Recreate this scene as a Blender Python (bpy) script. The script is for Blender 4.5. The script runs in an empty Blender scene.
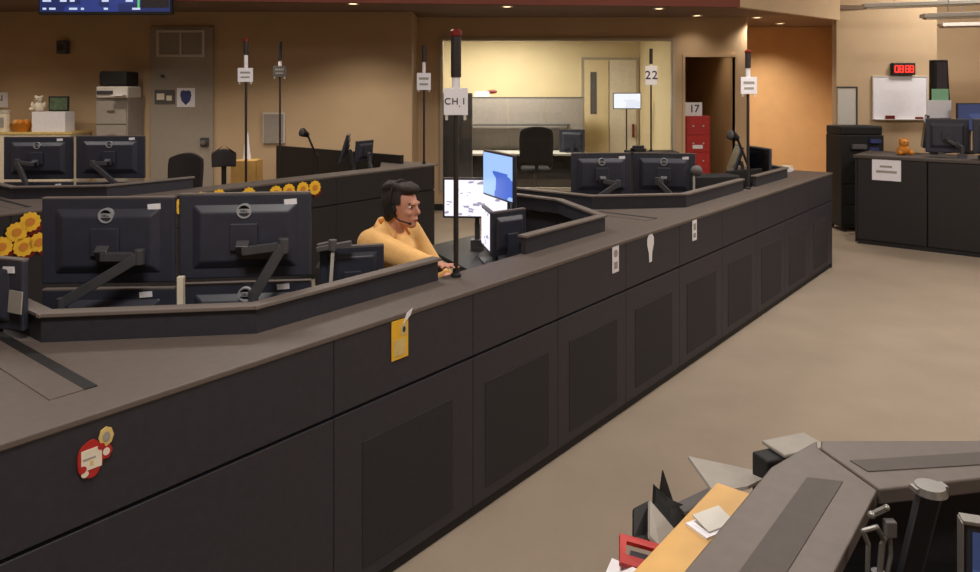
import bpy, bmesh, math, random
from mathutils import Vector, Matrix
random.seed(7)
PI = math.pi
S = bpy.context.scene
COL = S.collection

# ------------------------------------------------------------------ camera
F = 740.0; HOR = 90.0; H = 1.87            # focal length in px (980 wide), horizon row, eye height
cd = bpy.data.cameras.new('camera'); cam = bpy.data.objects.new('camera', cd); COL.objects.link(cam)
cam.location = (0, 0, H); cam.rotation_euler = (PI/2, 0, 0)
cd.sensor_width = 36; cd.lens = 36*F/980; cd.shift_y = -(286-HOR)/980; cd.clip_start = 0.05
S.camera = cam
# ------------------------------------------------------------------ world + exposure
w = bpy.data.worlds.new('world'); S.world = w; w.use_nodes = True
w.node_tree.nodes['Background'].inputs[0].default_value = (0.9, 0.8, 0.7, 1)
w.node_tree.nodes['Background'].inputs[1].default_value = 0.02
S.view_settings.view_transform = 'Standard'; S.view_settings.look = 'None'
S.view_settings.gamma = 1; S.view_settings.use_curve_mapping = False
S.view_settings.exposure = 0.15
# strengths of the lamps (their builders are further down)
TROFFER_W = 80.0      # each ceiling panel lamp in the tall part of the room
SPOT_W = 82.0         # recessed downlights along the back walls
OFFICE_W = 115.0       # lamp of the room behind the glass
WARM = (1.0, 0.87, 0.72)
NEUT = (1.0, 0.94, 0.88)

# ------------------------------------------------------------------ coordinates
D1 = Vector((0.627, 0.779)).normalized(); D2 = Vector((-D1.y, D1.x)); O = Vector((-0.144, 3.14))
A1 = math.atan2(D1.y, D1.x)
def uv(u, v, z=0.0):
    p = O + D1*u + D2*v; return Vector((p.x, p.y, z))
def at(x, y, Y):                                  # point seen at pixel x,y at distance Y
    return Vector(((x-490)*Y/F, Y, H-(y-HOR)*Y/F))
def atz(x, y, z):                                 # point seen at pixel x,y at height z
    Y = F*(H-z)/(y-HOR); return Vector(((x-490)*Y/F, Y, z))
def on_face(x, y, v):                             # (u,z) of pixel on the cabinet front plane at offset v
    k = (x-490)/F; p = O + D2*v
    u = (k*p.y-p.x)/(D1.x-k*D1.y); Y = p.y+D1.y*u
    return u, H-(y-HOR)*Y/F

# ------------------------------------------------------------------ materials
MATS = {}
def srgb(c): return tuple(((x/255)/12.92 if x/255 <= .04045 else ((x/255+.055)/1.055)**2.4) for x in c)
def mat(name, col, rough=.6, var=.08, scale=18, metal=0, bump=0, emit=0, spec=.5, bscale=None, alpha=None):
    if name in MATS: return MATS[name]
    m = bpy.data.materials.new(name); m.use_nodes = True; nt = m.node_tree; b = nt.nodes['Principled BSDF']
    c = srgb(col)
    tc = nt.nodes.new('ShaderNodeTexCoord'); n = nt.nodes.new('ShaderNodeTexNoise')
    n.inputs['Scale'].default_value = scale; n.inputs['Detail'].default_value = 4
    nt.links.new(tc.outputs['Object'], n.inputs['Vector'])
    r = nt.nodes.new('ShaderNodeValToRGB')
    r.color_ramp.elements[0].position = .3; r.color_ramp.elements[1].position = .7
    r.color_ramp.elements[0].color = (*[x*(1-var) for x in c], 1); r.color_ramp.elements[1].color = (*[min(1, x*(1+var)) for x in c], 1)
    nt.links.new(n.outputs['Fac'], r.inputs['Fac']); nt.links.new(r.outputs['Color'], b.inputs['Base Color'])
    b.inputs['Roughness'].default_value = rough; b.inputs['Metallic'].default_value = metal
    b.inputs['Specular IOR Level'].default_value = spec
    if bump:
        n2 = nt.nodes.new('ShaderNodeTexNoise'); n2.inputs['Scale'].default_value = bscale or scale*8; n2.inputs['Detail'].default_value = 3
        nt.links.new(tc.outputs['Object'], n2.inputs['Vector'])
        bp = nt.nodes.new('ShaderNodeBump'); bp.inputs['Strength'].default_value = bump; bp.inputs['Distance'].default_value = .01
        nt.links.new(n2.outputs['Fac'], bp.inputs['Height']); nt.links.new(bp.outputs['Normal'], b.inputs['Normal'])
    if emit:
        nt.links.new(r.outputs['Color'], b.inputs['Emission Color']); b.inputs['Emission Strength'].default_value = emit
    MATS[name] = m; return m
def glass_mat():
    m = bpy.data.materials.new('window_glass'); m.use_nodes = True; nt = m.node_tree; nt.nodes.clear()
    o = nt.nodes.new('ShaderNodeOutputMaterial'); mx = nt.nodes.new('ShaderNodeMixShader')
    t = nt.nodes.new('ShaderNodeBsdfTransparent'); g = nt.nodes.new('ShaderNodeBsdfGlossy'); fr = nt.nodes.new('ShaderNodeFresnel')
    t.inputs[0].default_value = (.95, .96, .95, 1); g.inputs['Roughness'].default_value = .02; fr.inputs['IOR'].default_value = 1.45
    nt.links.new(fr.outputs[0], mx.inputs[0]); nt.links.new(t.outputs[0], mx.inputs[1]); nt.links.new(g.outputs[0], mx.inputs[2])
    nt.links.new(mx.outputs[0], o.inputs[0]); return m
def screen_mat(name, bg, fg, strength, scale=(9, 14), thr=.72):
    """a lit display: background colour with blocks and text-like rows, in the object's own x/z space"""
    m = bpy.data.materials.new(name); m.use_nodes = True; nt = m.node_tree; b = nt.nodes['Principled BSDF']
    tc = nt.nodes.new('ShaderNodeTexCoord'); mp = nt.nodes.new('ShaderNodeMapping'); mp.inputs['Scale'].default_value = (scale[0], 1, scale[1])
    br = nt.nodes.new('ShaderNodeTexVoronoi'); br.distance = 'CHEBYCHEV'; br.inputs['Scale'].default_value = 1
    rp = nt.nodes.new('ShaderNodeValToRGB'); rp.color_ramp.interpolation = 'CONSTANT'
    rp.color_ramp.elements[0].color = (*srgb(bg), 1); rp.color_ramp.elements[1].position = thr; rp.color_ramp.elements[1].color = (*srgb(fg), 1)
    nt.links.new(tc.outputs['Object'], mp.inputs[0]); nt.links.new(mp.outputs[0], br.inputs['Vector'])
    sp = nt.nodes.new('ShaderNodeSeparateColor'); nt.links.new(br.outputs['Color'], sp.inputs[0]); nt.links.new(sp.outputs[0], rp.inputs[0])
    nt.links.new(rp.outputs[0], b.inputs['Emission Color']); b.inputs['Emission Strength'].default_value = strength
    b.inputs['Base Color'].default_value = (.02, .02, .03, 1); b.inputs['Roughness'].default_value = .3
    return m
M = lambda n: MATS[n]
mat('floor', (151, 136, 119), .85, .07, 2.2, bump=.25, bscale=160)
mat('wall', (192, 166, 133), .85, .03, 3, bump=.06, bscale=120)
mat('wall_accent', (194, 156, 110), .85, .05, 3, bump=.06, bscale=120)
mat('wall_office', (222, 204, 162), .85, .03, 3, bump=.05)
mat('ceiling', (120, 100, 84), .9, .03, 3, bump=.05)
mat('ceiling_red', (122, 66, 54), .85, .05, 3, bump=.05)
mat('ceiling_tall', (205, 188, 158), .9, .03, 3, bump=.05)
mat('console', (45, 43, 51), .55, .12, 30, bump=.06, bscale=300)
mat('vent', (37, 34, 38), .8, .15, 60, bump=.2, bscale=500)
mat('kick', (22, 20, 22), .7, .1)
mat('worktop', (96, 86, 80), .5, .08, 25, bump=.04, bscale=300)
mat('worktop_insert', (74, 66, 62), .6, .08, 25)
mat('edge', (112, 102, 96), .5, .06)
mat('riser', (44, 43, 52), .6, .12, 40, bump=.06)
mat('desk_black', (34, 31, 32), .5, .1)
mat('mon_black', (50, 52, 64), .42, .1, 20)
mat('arm_metal', (80, 80, 84), .4, .08, 20, metal=.3)
mat('steel', (150, 148, 145), .35, .06, 20, metal=.7)
mat('logo', (170, 172, 178), .4, .03, metal=.2)
mat('paper', (232, 230, 236), .8, .03)
mat('ink', (60, 56, 62), .8, .05)
mat('rubber', (22, 21, 22), .7, .1)
mat('red', (176, 40, 36), .5, .1)
mat('red_lamp', (110, 24, 18), .35, .08)
mat('wood', (205, 160, 92), .5, .12, 6)
mat('chair_fabric', (44, 40, 40), .9, .12, 60, bump=.2)
mat('door_grey', (158, 148, 136), .55, .03)
mat('metal_white', (200, 195, 186), .5, .03)
mat('aluminium', (186, 176, 158), .4, .04, metal=.4)
mat('skin', (202, 144, 120), .55, .05, 30)
mat('shirt', (246, 194, 122), .85, .06, 25, bump=.12, bscale=40)
mat('hair', (42, 32, 28), .7, .2, 60, bump=.4, bscale=200)
mat('trousers', (40, 40, 48), .85, .08)
mat('yellow', (236, 184, 44), .7, .08)
mat('orange', (205, 130, 40), .7, .08)
mat('lamp_glow', (255, 226, 180), .5, .01, emit=3.0)
mat('tube_glow', (255, 240, 214), .5, .01, emit=1.4)
mat('gold', (212, 186, 116), .6, .1)
mat('cream', (226, 216, 196), .7, .05)
mat('grey_panel', (150, 142, 134), .85, .05)
mat('dark_grey', (88, 84, 84), .7, .06)
mat('blue', (58, 66, 120), .6, .15)
mat('green_pic', (84, 104, 78), .7, .4, 40)
mat('mint', (140, 196, 160), .7, .05)
mat('led_red', (255, 50, 40), .4, .02, emit=1.6)
mat('pole_dark', (40, 34, 34), .5, .1)
mat('folder_grey', (156, 150, 142), .7, .05)

# ------------------------------------------------------------------ mesh helpers
class MB:
    def __init__(s): s.v = []; s.f = []
    def add(s, vs, fs, mtx=None):
        n = len(s.v); s.v += [tuple(mtx @ Vector(p)) if mtx else tuple(p) for p in vs]; s.f += [tuple(i+n for i in f) for f in fs]; return s
    def box(s, x0, x1, y0, y1, z0, z1, mtx=None):
        vs = [(x, y, z) for z in (z0, z1) for y in (y0, y1) for x in (x0, x1)]
        return s.add(vs, [(0,2,3,1), (4,5,7,6), (0,1,5,4), (2,6,7,3), (0,4,6,2), (1,3,7,5)], mtx)
    def cbox(s, c, sz, mtx=None):
        return s.box(c[0]-sz[0]/2, c[0]+sz[0]/2, c[1]-sz[1]/2, c[1]+sz[1]/2, c[2]-sz[2]/2, c[2]+sz[2]/2, mtx)
    def prism(s, poly, z0, z1, mtx=None):
        a = sum(poly[i][0]*poly[(i+1) % len(poly)][1]-poly[(i+1) % len(poly)][0]*poly[i][1] for i in range(len(poly)))
        if a < 0: poly = poly[::-1]
        n = len(poly); vs = [(p[0], p[1], z0) for p in poly]+[(p[0], p[1], z1) for p in poly]
        return s.add(vs, [tuple(range(n))[::-1], tuple(range(n, 2*n))]+[(i, (i+1) % n, n+(i+1) % n, n+i) for i in range(n)], mtx)
    def cone(s, p0, p1, r0, r1=None, n=12, sx=1.0):
        r1 = r0 if r1 is None else r1
        p0 = Vector(p0); p1 = Vector(p1); d = (p1-p0).normalized()
        a = d.orthogonal().normalized(); b = d.cross(a)
        vs = [p0+(a*math.cos(t)+b*math.sin(t))*r0 for t in [2*PI*i/n for i in range(n)]]+[p1+(a*math.cos(t)+b*math.sin(t))*r1 for t in [2*PI*i/n for i in range(n)]]
        return s.add(vs, [tuple(range(n))[::-1], tuple(range(n, 2*n))]+[(i, (i+1) % n, n+(i+1) % n, n+i) for i in range(n)])
    def tube(s, pts, r, n=8):
        for i in range(len(pts)-1):
            s.cone(pts[i], pts[i+1], r, r, n)
            if i: s.ball(pts[i], (r, r, r), 8, 5)
        return s
    def bar(s, p0, p1, wdt, hgt):                 # rectangular bar
        p0 = Vector(p0); p1 = Vector(p1); d = p1-p0; L = d.length; d.normalize()
        up = Vector((0, 0, 1)) if abs(d.z) < .95 else Vector((0, 1, 0))
        sd = d.cross(up).normalized(); up = sd.cross(d)
        m = Matrix((sd, d, up)).transposed().to_4x4(); m.translation = p0
        return s.box(-wdt/2, wdt/2, 0, L, -hgt/2, hgt/2, m)
    def ball(s, c, r, n=16, k=10, mtx=None):
        vs = [(c[0], c[1], c[2]-r[2])]; fs = []
        for j in range(1, k):
            ph = -PI/2+PI*j/k
            for i in range(n):
                t = 2*PI*i/n; vs.append((c[0]+r[0]*math.cos(ph)*math.cos(t), c[1]+r[1]*math.cos(ph)*math.sin(t), c[2]+r[2]*math.sin(ph)))
        vs.append((c[0], c[1], c[2]+r[2])); L = len(vs)-1
        for i in range(n): fs.append((0, 1+(i+1) % n, 1+i)); fs.append((L, L-n+i, L-n+(i+1) % n))
        for j in range(k-2):
            for i in range(n):
                a = 1+j*n+i; b = 1+j*n+(i+1) % n; fs.append((a, b, b+n, a+n))
        return s.add(vs, fs, mtx)
    def lathe(s, prof, n=20, c=(0, 0, 0)):
        vs = []; fs = []
        for r, z in prof:
            for i in range(n): t = 2*PI*i/n; vs.append((c[0]+r*math.cos(t), c[1]+r*math.sin(t), c[2]+z))
        for j in range(len(prof)-1):
            for i in range(n): a = j*n+i; b = j*n+(i+1) % n; fs.append((a, b, b+n, a+n))
        fs.append(tuple(range(n))[::-1]); m0 = (len(prof)-1)*n; fs.append(tuple(range(m0, m0+n)))
        return s.add(vs, fs)
    def mesh(s, name, bevel=0, smooth=False):
        me = bpy.data.meshes.new(name); me.from_pydata(s.v, [], s.f)
        bm = bmesh.new(); bm.from_mesh(me)
        if bevel: bmesh.ops.bevel(bm, geom=[e for e in bm.edges if e.is_manifold and e.calc_face_angle(0) > .5], offset=bevel, segments=2, affect='EDGES', profile=.5)
        bmesh.ops.recalc_face_normals(bm, faces=bm.faces); bm.to_mesh(me); bm.free()
        if smooth:
            for p in me.polygons: p.use_smooth = True
        return me
    def build(s, name, m, parent=None, bevel=0, smooth=False):
        return link(name, s.mesh(name, bevel, smooth), m, parent)
def link(name, me, m, parent=None):
    o = bpy.data.objects.new(name, me); COL.objects.link(o); me.materials.clear(); me.materials.append(MATS[m] if isinstance(m, str) else m)
    if parent: o.parent = parent
    return o
USED = {}
def tag(o, label, cat, group=None):
    o['label'] = label; o['category'] = cat
    if group: o['group'] = group
    if label in USED and not (group and USED[label] == group): print('DUP LABEL', label)
    USED[label] = group; return o
def thing(name, label, cat, loc=(0, 0, 0), rz=0.0, group=None, rot=None):
    o = bpy.data.objects.new(name, None); COL.objects.link(o); o.empty_display_size = .1
    o.location = loc; o.rotation_euler = rot or (0, 0, rz); return tag(o, label, cat, group)
def struct(o): o['kind'] = 'structure'; return o
def copy_tree(o, parent=None):
    c = o.copy(); COL.objects.link(c); c.parent = parent
    for ch in list(o.children): copy_tree(ch, c)
    return c
def text_mesh(name, s, size, m, parent, loc, rot=(PI/2, 0, 0), depth=.001, align='CENTER'):
    cu = bpy.data.curves.new(name, 'FONT'); cu.body = s; cu.size = size; cu.align_x = align; cu.align_y = 'CENTER'; cu.extrude = depth; cu.offset = size*.012
    t = bpy.data.objects.new(name+'_tmp', cu); COL.objects.link(t)
    me = bpy.data.meshes.new_from_object(t); bpy.data.objects.remove(t)
    o = link(name, me, m, parent); o.location = loc; o.rotation_euler = rot; return o

# ================================================================== THE ROOM
YL, YW, YA, YO = 10.7, 11.5, 13.3, 14.5          # back-left wall, glass wall, alcove wall, office rear wall
ZL, ZH, ZF = 3.0, 4.0, 2.85                               # low and tall ceiling
XC = (412-490)/F*YL
XN = 6.3
def wallbox(name, x0, x1, y0, y1, z0, z1, m): return struct(MB().box(x0, x1, y0, y1, z0, z1).build(name, m))
wallbox('floor', -8.2, 9.2, -3.2, 15.2, -.1, 0, 'floor')
wallbox('ceiling_tall', -8.2, 9.2, -3.2, 11.9, ZH, ZH+.1, 'ceiling_tall')
lowp = [(-8.0, 7.72), (2.95, 8.75), (4.87, 10.36), (XN, 10.5), (XN, 15.0), (-8.0, 15.0)]
struct(MB().prism(lowp, ZL, ZL+.06).build('ceiling', 'ceiling'))
def upright(name, p, q, z0, z1, th, m):
    p = Vector(p); q = Vector(q); d = (q-p).normalized(); n = Vector((-d.y, d.x))*th
    return struct(MB().prism([p, q, q+n, p+n], z0, z1).build(name, m))
upright('trim_1', (-8, 7.70), (2.95, 8.73), ZF, ZH, .08, 'ceiling_red')      # face of the dropped ceiling
upright('trim_2', (2.95, 8.73), (4.9, 10.36), ZF, ZH, .08, 'wall')
wallbox('wall_left', -8.2, -8.0, -3, 15, 0, ZH, 'wall')
wallbox('wall_right', 9.0, 9.2, -3, 11.9, 0, ZH, 'wall')
wallbox('wall_near', -8, 9, -3.2, -3.0, 0, ZH, 'wall')
wallbox('wall_back_left', -8, XC, YL, YL+.12, 0, ZL, 'wall')
wallbox('wall_back_return', XC-.12, XC, YL+.12, YW, 0, ZL, 'wall')
# glass wall with window and doorway
WX0, WX1, WZ1, WZ0 = -.777, 2.875, 2.678, .3
DX0, DX1, DZ = 3.03, 3.807, 2.383
PX = 3.994
b = MB()
b.box(XC-.12, WX0, YW, YW+.12, 0, ZL).box(WX0, WX1, YW, YW+.12, 0, WZ0).box(WX0, WX1, YW, YW+.12, WZ1, ZL)
b.box(WX1, DX0, YW, YW+.12, 0, ZL).box(DX0, DX1, YW, YW+.12, DZ, ZL).box(DX1, PX, YW, YW+.12, 0, ZL)
struct(b.build('wall_back', 'wall'))
wallbox('wall_alcove', PX, XN, YA, YA+.12, 0, ZL, 'wall_accent')
wallbox('wall_alcove_side', XN-.1, XN, 10.54, YA, 0, ZL, 'wall_accent')
wallbox('wall_corridor_right', PX-.1, PX, YW+.12, 14.9, 0, ZL, 'wall_accent')
wallbox('wall_corridor_end', 3.03, PX-.1, 14.6, 14.72, 0, ZL, 'wall_accent')
XB = (937-490)/F*10.4
wallbox('wall_back_right', 4.87, XB, 10.4, 10.54, 0, ZH, 'wall')
wallbox('wall_back_right_return', XB-.12, XB, 10.54, 11.5, 0, ZH, 'wall')
wallbox('wall_far_right', XB-.12, 9.0, 11.5, 11.62, 0, ZH, 'wall')
wallbox('wall_office_back', -2.6, 2.95, YO, YO+.12, 0, ZL, 'wall_office')
wallbox('wall_office_right', 2.93, 3.03, YW+.12, 14.6, 0, ZL, 'wall_office')
wallbox('wall_office_left', -2.6, -2.5, YW+.12, YO, 0, ZL, 'wall_office')
# window with frame and pane
wn = bpy.data.objects.new('window_1', None); COL.objects.link(wn); struct(wn)
fr = .045
b = MB().box(WX0, WX0+fr, YW-.03, YW+.1, WZ0, WZ1).box(WX1-fr, WX1, YW-.03, YW+.1, WZ0, WZ1).box(WX0+fr, WX1-fr, YW-.03, YW+.1, WZ1-fr, WZ1).box(WX0+fr, WX1-fr, YW-.03, YW+.1, WZ0, WZ0+fr)
b.build('window_frame', 'aluminium', wn)
MATS['glass'] = glass_mat()
MB().box(WX0+fr, WX1-fr, YW+.03, YW+.04, WZ0+fr, WZ1-fr).build('pane', 'glass', wn)
# doorway casing
b = MB().box(DX0-.04, DX0, YW-.015, YW+.13, 0, DZ+.04).box(DX1, DX1+.04, YW-.015, YW+.13, 0, DZ+.04).box(DX0, DX1, YW-.015, YW+.13, DZ, DZ+.04)
struct(b.build('trim_3', 'wall'))
for i, (x0, x1, y) in enumerate([(-8, XC, YL), (XC, DX0-.05, YW), (4.87, XB, 10.4), (PX, XN-.1, YA)]):
    struct(MB().box(x0, x1, y-.015, y-.001, 0, .1).build('baseboard_%d' % (i+1), 'rubber'))
# grey door on the back-left wall
d = bpy.data.objects.new('door_1', None); COL.objects.link(d); struct(d)
dx0, dx1 = (152-490)/F*YL, (214-490)/F*YL; dzt = H+63*YL/F
MB().box(dx0, dx1, YL-.05, YL-.002, .01, dzt).build('door_leaf', 'door_grey', d, .006)
def dpx(x, y, Y=YL-.05): p = at(x, y, Y); return p.x, p.z
lx0, lz1 = dpx(157, 30); lx1, lz0 = dpx(205, 57)
b = MB(); t = .035
b.box(lx0, lx1, YL-.075, YL-.05, lz1-t, lz1).box(lx0, lx1, YL-.075, YL-.05, lz0, lz0+t).box(lx0, lx0+t, YL-.075, YL-.05, lz0+t, lz1-t).box(lx1-t, lx1, YL-.075, YL-.05, lz0+t, lz1-t)
xm = (lx0+lx1)/2; b.box(xm-.012, xm+.012, YL-.075, YL-.05, lz0+t, lz1-t)
b.build('light_frame', 'metal_white', d)
for a0, a1 in ((lx0+t, xm-.012), (xm+.012, lx1-t)):
    MB().box(a0, a1, YL-.058, YL-.05, lz0+t, lz1-t).build('pane', 'grey_panel', d)
hx, hz = dpx(205, 142)
lk = MB().cbox((hx, YL-.065, hz), (.12, .03, .13)).build('lock_plate', 'arm_metal', d, .008)
MB().cone((hx, YL-.08, hz), (hx, YL-.13, hz), .03, .035, 14).build('door_knob', 'steel', lk)
kx, kz = dpx(163, 76); MB().cone((kx, YL-.05, kz), (kx, YL-.09, kz), .02).box(kx, kx+.04, YL-.09, YL-.075, kz-.02, kz-.005).build('coat_hook', 'arm_metal', d)
x0, z1 = dpx(155, 90); x1, z0 = dpx(175, 104)
sg = MB().box(x0, x1, YL-.062, YL-.05, z0, z1).build('door_sign', 'dark_grey', d)
MB().box(x0+.03, x0+.14, YL-.066, YL-.062, z0+.06, z1-.05).box(x0+.17, x1-.04, YL-.066, YL-.062, z0+.05, z1-.08).build('sign_print', 'cream', sg)
x0, z1 = dpx(177, 88); x1, z0 = dpx(195, 107)
po = MB().box(x0, x1, YL-.056, YL-.05, z0, z1).build('door_poster', 'paper', d)
cx, cz = (x0+x1)/2, (z0+z1)/2
shield = [(-.07, .09), (-.035, .105), (0, .095), (.035, .105), (.07, .09), (.08, .03), (.06, -.05), (0, -.11), (-.06, -.05), (-.08, .03)]
MB().prism(shield, 0, .004, Matrix.Translation((cx, YL-.056, cz)) @ Matrix.Rotation(PI/2, 4, 'X')).build('shield_print', 'blue', po)

# ------------------------------------------------------------------ lamps
def spot(name, x, y, label, watts, tgt=None, ang=128):
    t = thing(name, label, 'ceiling light', (x, y, ZL))
    MB().lathe([(.085, .002), (.085, -.012), (.06, -.014), (.058, -.004)], 20).build('trim_ring', 'metal_white', t)
    MB().lathe([(.055, -.006), (.055, -.009)], 20).build('lens', 'lamp_glow', t)
    l = bpy.data.lights.new('downlight', 'SPOT'); l.energy = watts; l.color = WARM; l.spot_size = math.radians(ang); l.spot_blend = 1.0; l.shadow_soft_size = .05
    lo = bpy.data.objects.new('downlight', l); COL.objects.link(lo); lo.parent = t; lo.location = (0, 0, -.03)
    if tgt is not None: lo.rotation_euler = tgt
    return t
def ceil_pt(x, y): p = atz(x, y, ZL); return p.x, p.y
wh = 'recessed downlight in the dark ceiling, '
for (x, y, lab, k) in [(353, 3, wh+'above the left wall', 1.35), (507, 6, wh+'above the glass window, left one', .55), (659, 8, wh+'above the right end of the window', .55),
                       (697, 15, wh+'over the dark doorway', .2), (757, 17, wh+'at the left of the orange alcove', 1.5), (780, 23, wh+'deepest in the orange alcove', 2.4)]:
    X, Y = ceil_pt(x, y); spot('downlight', X, Y, lab, SPOT_W*k)
for X, lab in ((-6.6, wh+'far left beyond the frame'), (-4.9, wh+'over the file cabinet'), (-3.2, wh+'over the grey door')):
    spot('downlight', X, 9.2, lab, SPOT_W*1.0)
spot('downlight', 5.3, 11.6, wh+'hidden over the alcove end', SPOT_W*1.6)
spot('downlight', 3.5, 12.1, wh+'inside the dark corridor', SPOT_W*.35, ang=95)
def panel_lamp(x, y, z, sx, sy, label, watts, col, cat='ceiling light'):
    t = thing('ceiling_panel_lamp', label, cat, (x, y, z))
    MB().box(-sx/2-.03, sx/2+.03, -sy/2-.03, sy/2+.03, -.03, -.001).build('housing', 'metal_white', t)
    MB().box(-sx/2, sx/2, -sy/2, sy/2, -.035, -.03).build('diffuser', 'tube_glow', t)
    l = bpy.data.lights.new('panel_light', 'AREA'); l.shape = 'RECTANGLE'; l.size = sx; l.size_y = sy; l.energy = watts; l.color = col
    lo = bpy.data.objects.new('panel_light', l); COL.objects.link(lo); lo.parent = t; lo.location = (0, 0, -.045)
    return t
for i, (x, y, k) in enumerate([(-4.8, 5.2, .55), (-1.2, 5.6, .6), (2.2, 5.6, .9), (5.4, 4.8, 1.2), (-0.5, 0.9, 1.1), (4.2, -0.2, 1.0)]):
    panel_lamp(x, y, ZH, 1.2, .6, 'white ceiling panel lamp number %s of the tall ceiling, out of the frame' % 'one two three four five six'.split()[i], TROFFER_W*k, NEUT)
panel_lamp(0.2, 13.0, ZL, 1.6, .6, 'ceiling panel lamp of the office behind the glass', OFFICE_W, (1, .93, .82))
panel_lamp(6.6, 9.3, ZH, 1.2, .6, 'ceiling panel lamp above the far right desk', TROFFER_W*.9, NEUT)

# ================================================================== CONSOLE ROWS
PER = 3.65; HT = 1.0; NP = 5; PW = PER/NP
ORD = 'first second third fourth fifth sixth seventh eighth ninth tenth eleventh twelfth thirteenth fourteenth fifteenth'.split()
def unit_proto(w, front, flat=False):
    t = bpy.data.objects.new('console_cabinet', None); COL.objects.link(t)
    g = .0015
    MB().box(.001, w-.001, .022, .22, .0, HT-.0215).build('body', 'kick', t)
    MB().box(g, w-g, 0, .021, .712, HT-.0215).build('upper_panel', front, t, .002)
    lo = MB().box(g, w-g, 0, .021, .05, .700).build('lower_panel', front, t, .002)
    if not flat and w < 1:
        for i in range(max(1, round(w/.73))):
            c = (i+.5)*w/max(1, round(w/.73)); MB().box(c-.25, c+.25, -.0025, .002, .10, .57).build('vent_panel', 'vent', lo, .002)
    MB().box(g, w-g, .012, .0215, .003, .047).build('kick_plate', 'kick', t)
    return t
def place_unit(o, u, v, label, group):
    o.location = uv(u, v); o.rotation_euler = (0, 0, A1); return tag(o, label, 'cabinet', group)
def local_uv(u, v): return (u, v)
def row_frame(v): m = Matrix.Rotation(A1, 4, 'Z'); m.translation = uv(0, v); return m
def worktop(v, bounds, u0, u1, label, ends):
    """continuous worktop of a row: front strip, corner triangles and return arms, in row coordinates"""
    t = thing('worktop', label, 'worktop', uv(0, v), A1)
    poly = [(u0, -.005), (u1, -.005)]; arm = .10
    top = []                                            # walk back edge from right to left
    for (bu, L, kind) in ends[::-1]:
        r = bu+arm if kind != 'end' else u1; l = bu-arm
        if kind != 'end' and bu+.6 < u1: top += [(bu+.62, .26), (r, .76)]
        elif kind != 'end': top += [(r, .26)]
        top += [(r, L), (l, L)]
        top += [(l, .76), (bu-.58, .26)]
    if u0 < ends[0][0]-.7: top += [(u0, .26)]
    else: top = top[:-2]
    poly += top
    MB().prism(poly, HT-.02, HT).build('top_board', 'worktop', t, .004)
    for (bu, L, kind) in ends:
        if kind == 'end': continue
        MB().box(bu+.008, bu+.045, .18, L-.08, HT-.001, HT+.003).build('cable_groove', 'rubber', t)
        MB().box(bu-.085, bu+.0075, .18, L-.08, HT-.001, HT+.0025).build('cover_strip', 'worktop', t)
        MB().box(bu-.08, bu+.08, .24, L-.02, .0, HT-.041).build('support_wall', 'console', t)
    return t
def riser(v, pts, label, h=.10):
    t = thing('desk_riser', label, 'desk riser', uv(0, v), A1)
    for i in range(len(pts)-1):
        p = Vector(pts[i]); q = Vector(pts[i+1]); d = (q-p).normalized(); n = Vector((-d.y, d.x))
        MB().prism([p, q, q+n*.03, p+n*.03], HT+.001, HT+h-.012).build('riser_panel', 'riser', t)
        e = d*.012; MB().prism([p-n*.012-e, q-n*.012+e, q+n*.045+e, p+n*.045-e], HT+h-.012, HT+h+.002+.0007*i).build('riser_cap', 'edge', t, .003)
    return t
ZD = .72
def bay_desk(v, B, label, end=3.55, mirror=False):
    t = thing('operator_desk', label, 'desk', uv(B, v), A1)
    poly = [(.11, .76), (.62, .265), (3.06, .265), (end, .76), (end, 1.7), (3.0, 1.7), (2.5, .62), (1.15, .62), (.66, 1.7), (.11, 1.7)]
    MB().prism(poly, ZD-.03, ZD).build('desk_top', 'desk_black', t, .004)
    for (x, y) in ((.3, 1.55), (3.3, 1.55), (1.2, .5), (2.45, .5)):
        lg = MB().box(x-.04, x+.04, y-.04, y+.04, .02, ZD-.03).build('leg', 'arm_metal', t)
        MB().box(x-.06, x+.06, y-.2, y+.2, .0, .025).build('foot', 'arm_metal', lg)
    return t
B0 = -1.43; END1 = 5.9
us = [-3.62, -2.14, -.655, .1115, .7787, 1.49, 2.22, 2.95, 3.68, 4.41, 5.14, 5.95]
for i in range(len(us)-2, -1, -1):
    place_unit(unit_proto(us[i+1]-us[i], 'console'), us[i], 0, 'black cabinet unit of the front console row, %s from the far aisle end' % ORD[len(us)-2-i], 'front row cabinet units')
EX = 'straight'
worktop(0, None, us[0], 5.985, 'grey worktop along the front console row', [(B0, 1.6, ''), (B0+PER, 1.6, ''), (B0+2*PER-.02, 1.0, 'end')])
# end panel of the front row
MB().box(.001, .03, .0, .95, .0, HT-.041).build('x', 'console'); ep = bpy.data.objects['x']; ep.name = 'console_end_panel'
ep.location = uv(5.951, 0); ep.rotation_euler = (0, 0, A1); tag(ep, 'black end panel closing the front console row at the aisle', 'panel')
riser(0, [(B0+.09, 1.6), (B0+.09, .72), (B0+.61, .225), (B0+1.56, .225)], 'dark riser around the left monitors, in front of the seated person')
riser(0, [(B0+2.24, .225), (B0+3.07, .225), (B0+3.46, .80), (B0+3.50, 1.6)], 'dark riser with pale cap right of the tall sign pole')
B1 = B0+PER
riser(0, [(B1+.09, 1.6), (B1+.09, .72), (B1+.61, .225), (B1+1.78, .225)], 'dark riser under the far pair of monitors on the front row')
riser(0, [(B1+2.1, .225), (B1+3.0, .225), (B1+3.38, .66)], 'dark riser near the far end of the front row')
riser(0, [(B0-1.75, .225), (B0-.58, .225), (B0-.14, .72), (B0-.14, 1.6)], 'dark riser beyond the left edge on the front row')
bay_desk(0, B0, 'black operator desk in front of the seated person')
bay_desk(0, B1, 'black operator desk in the far bay of the front row', 3.4)
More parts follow.
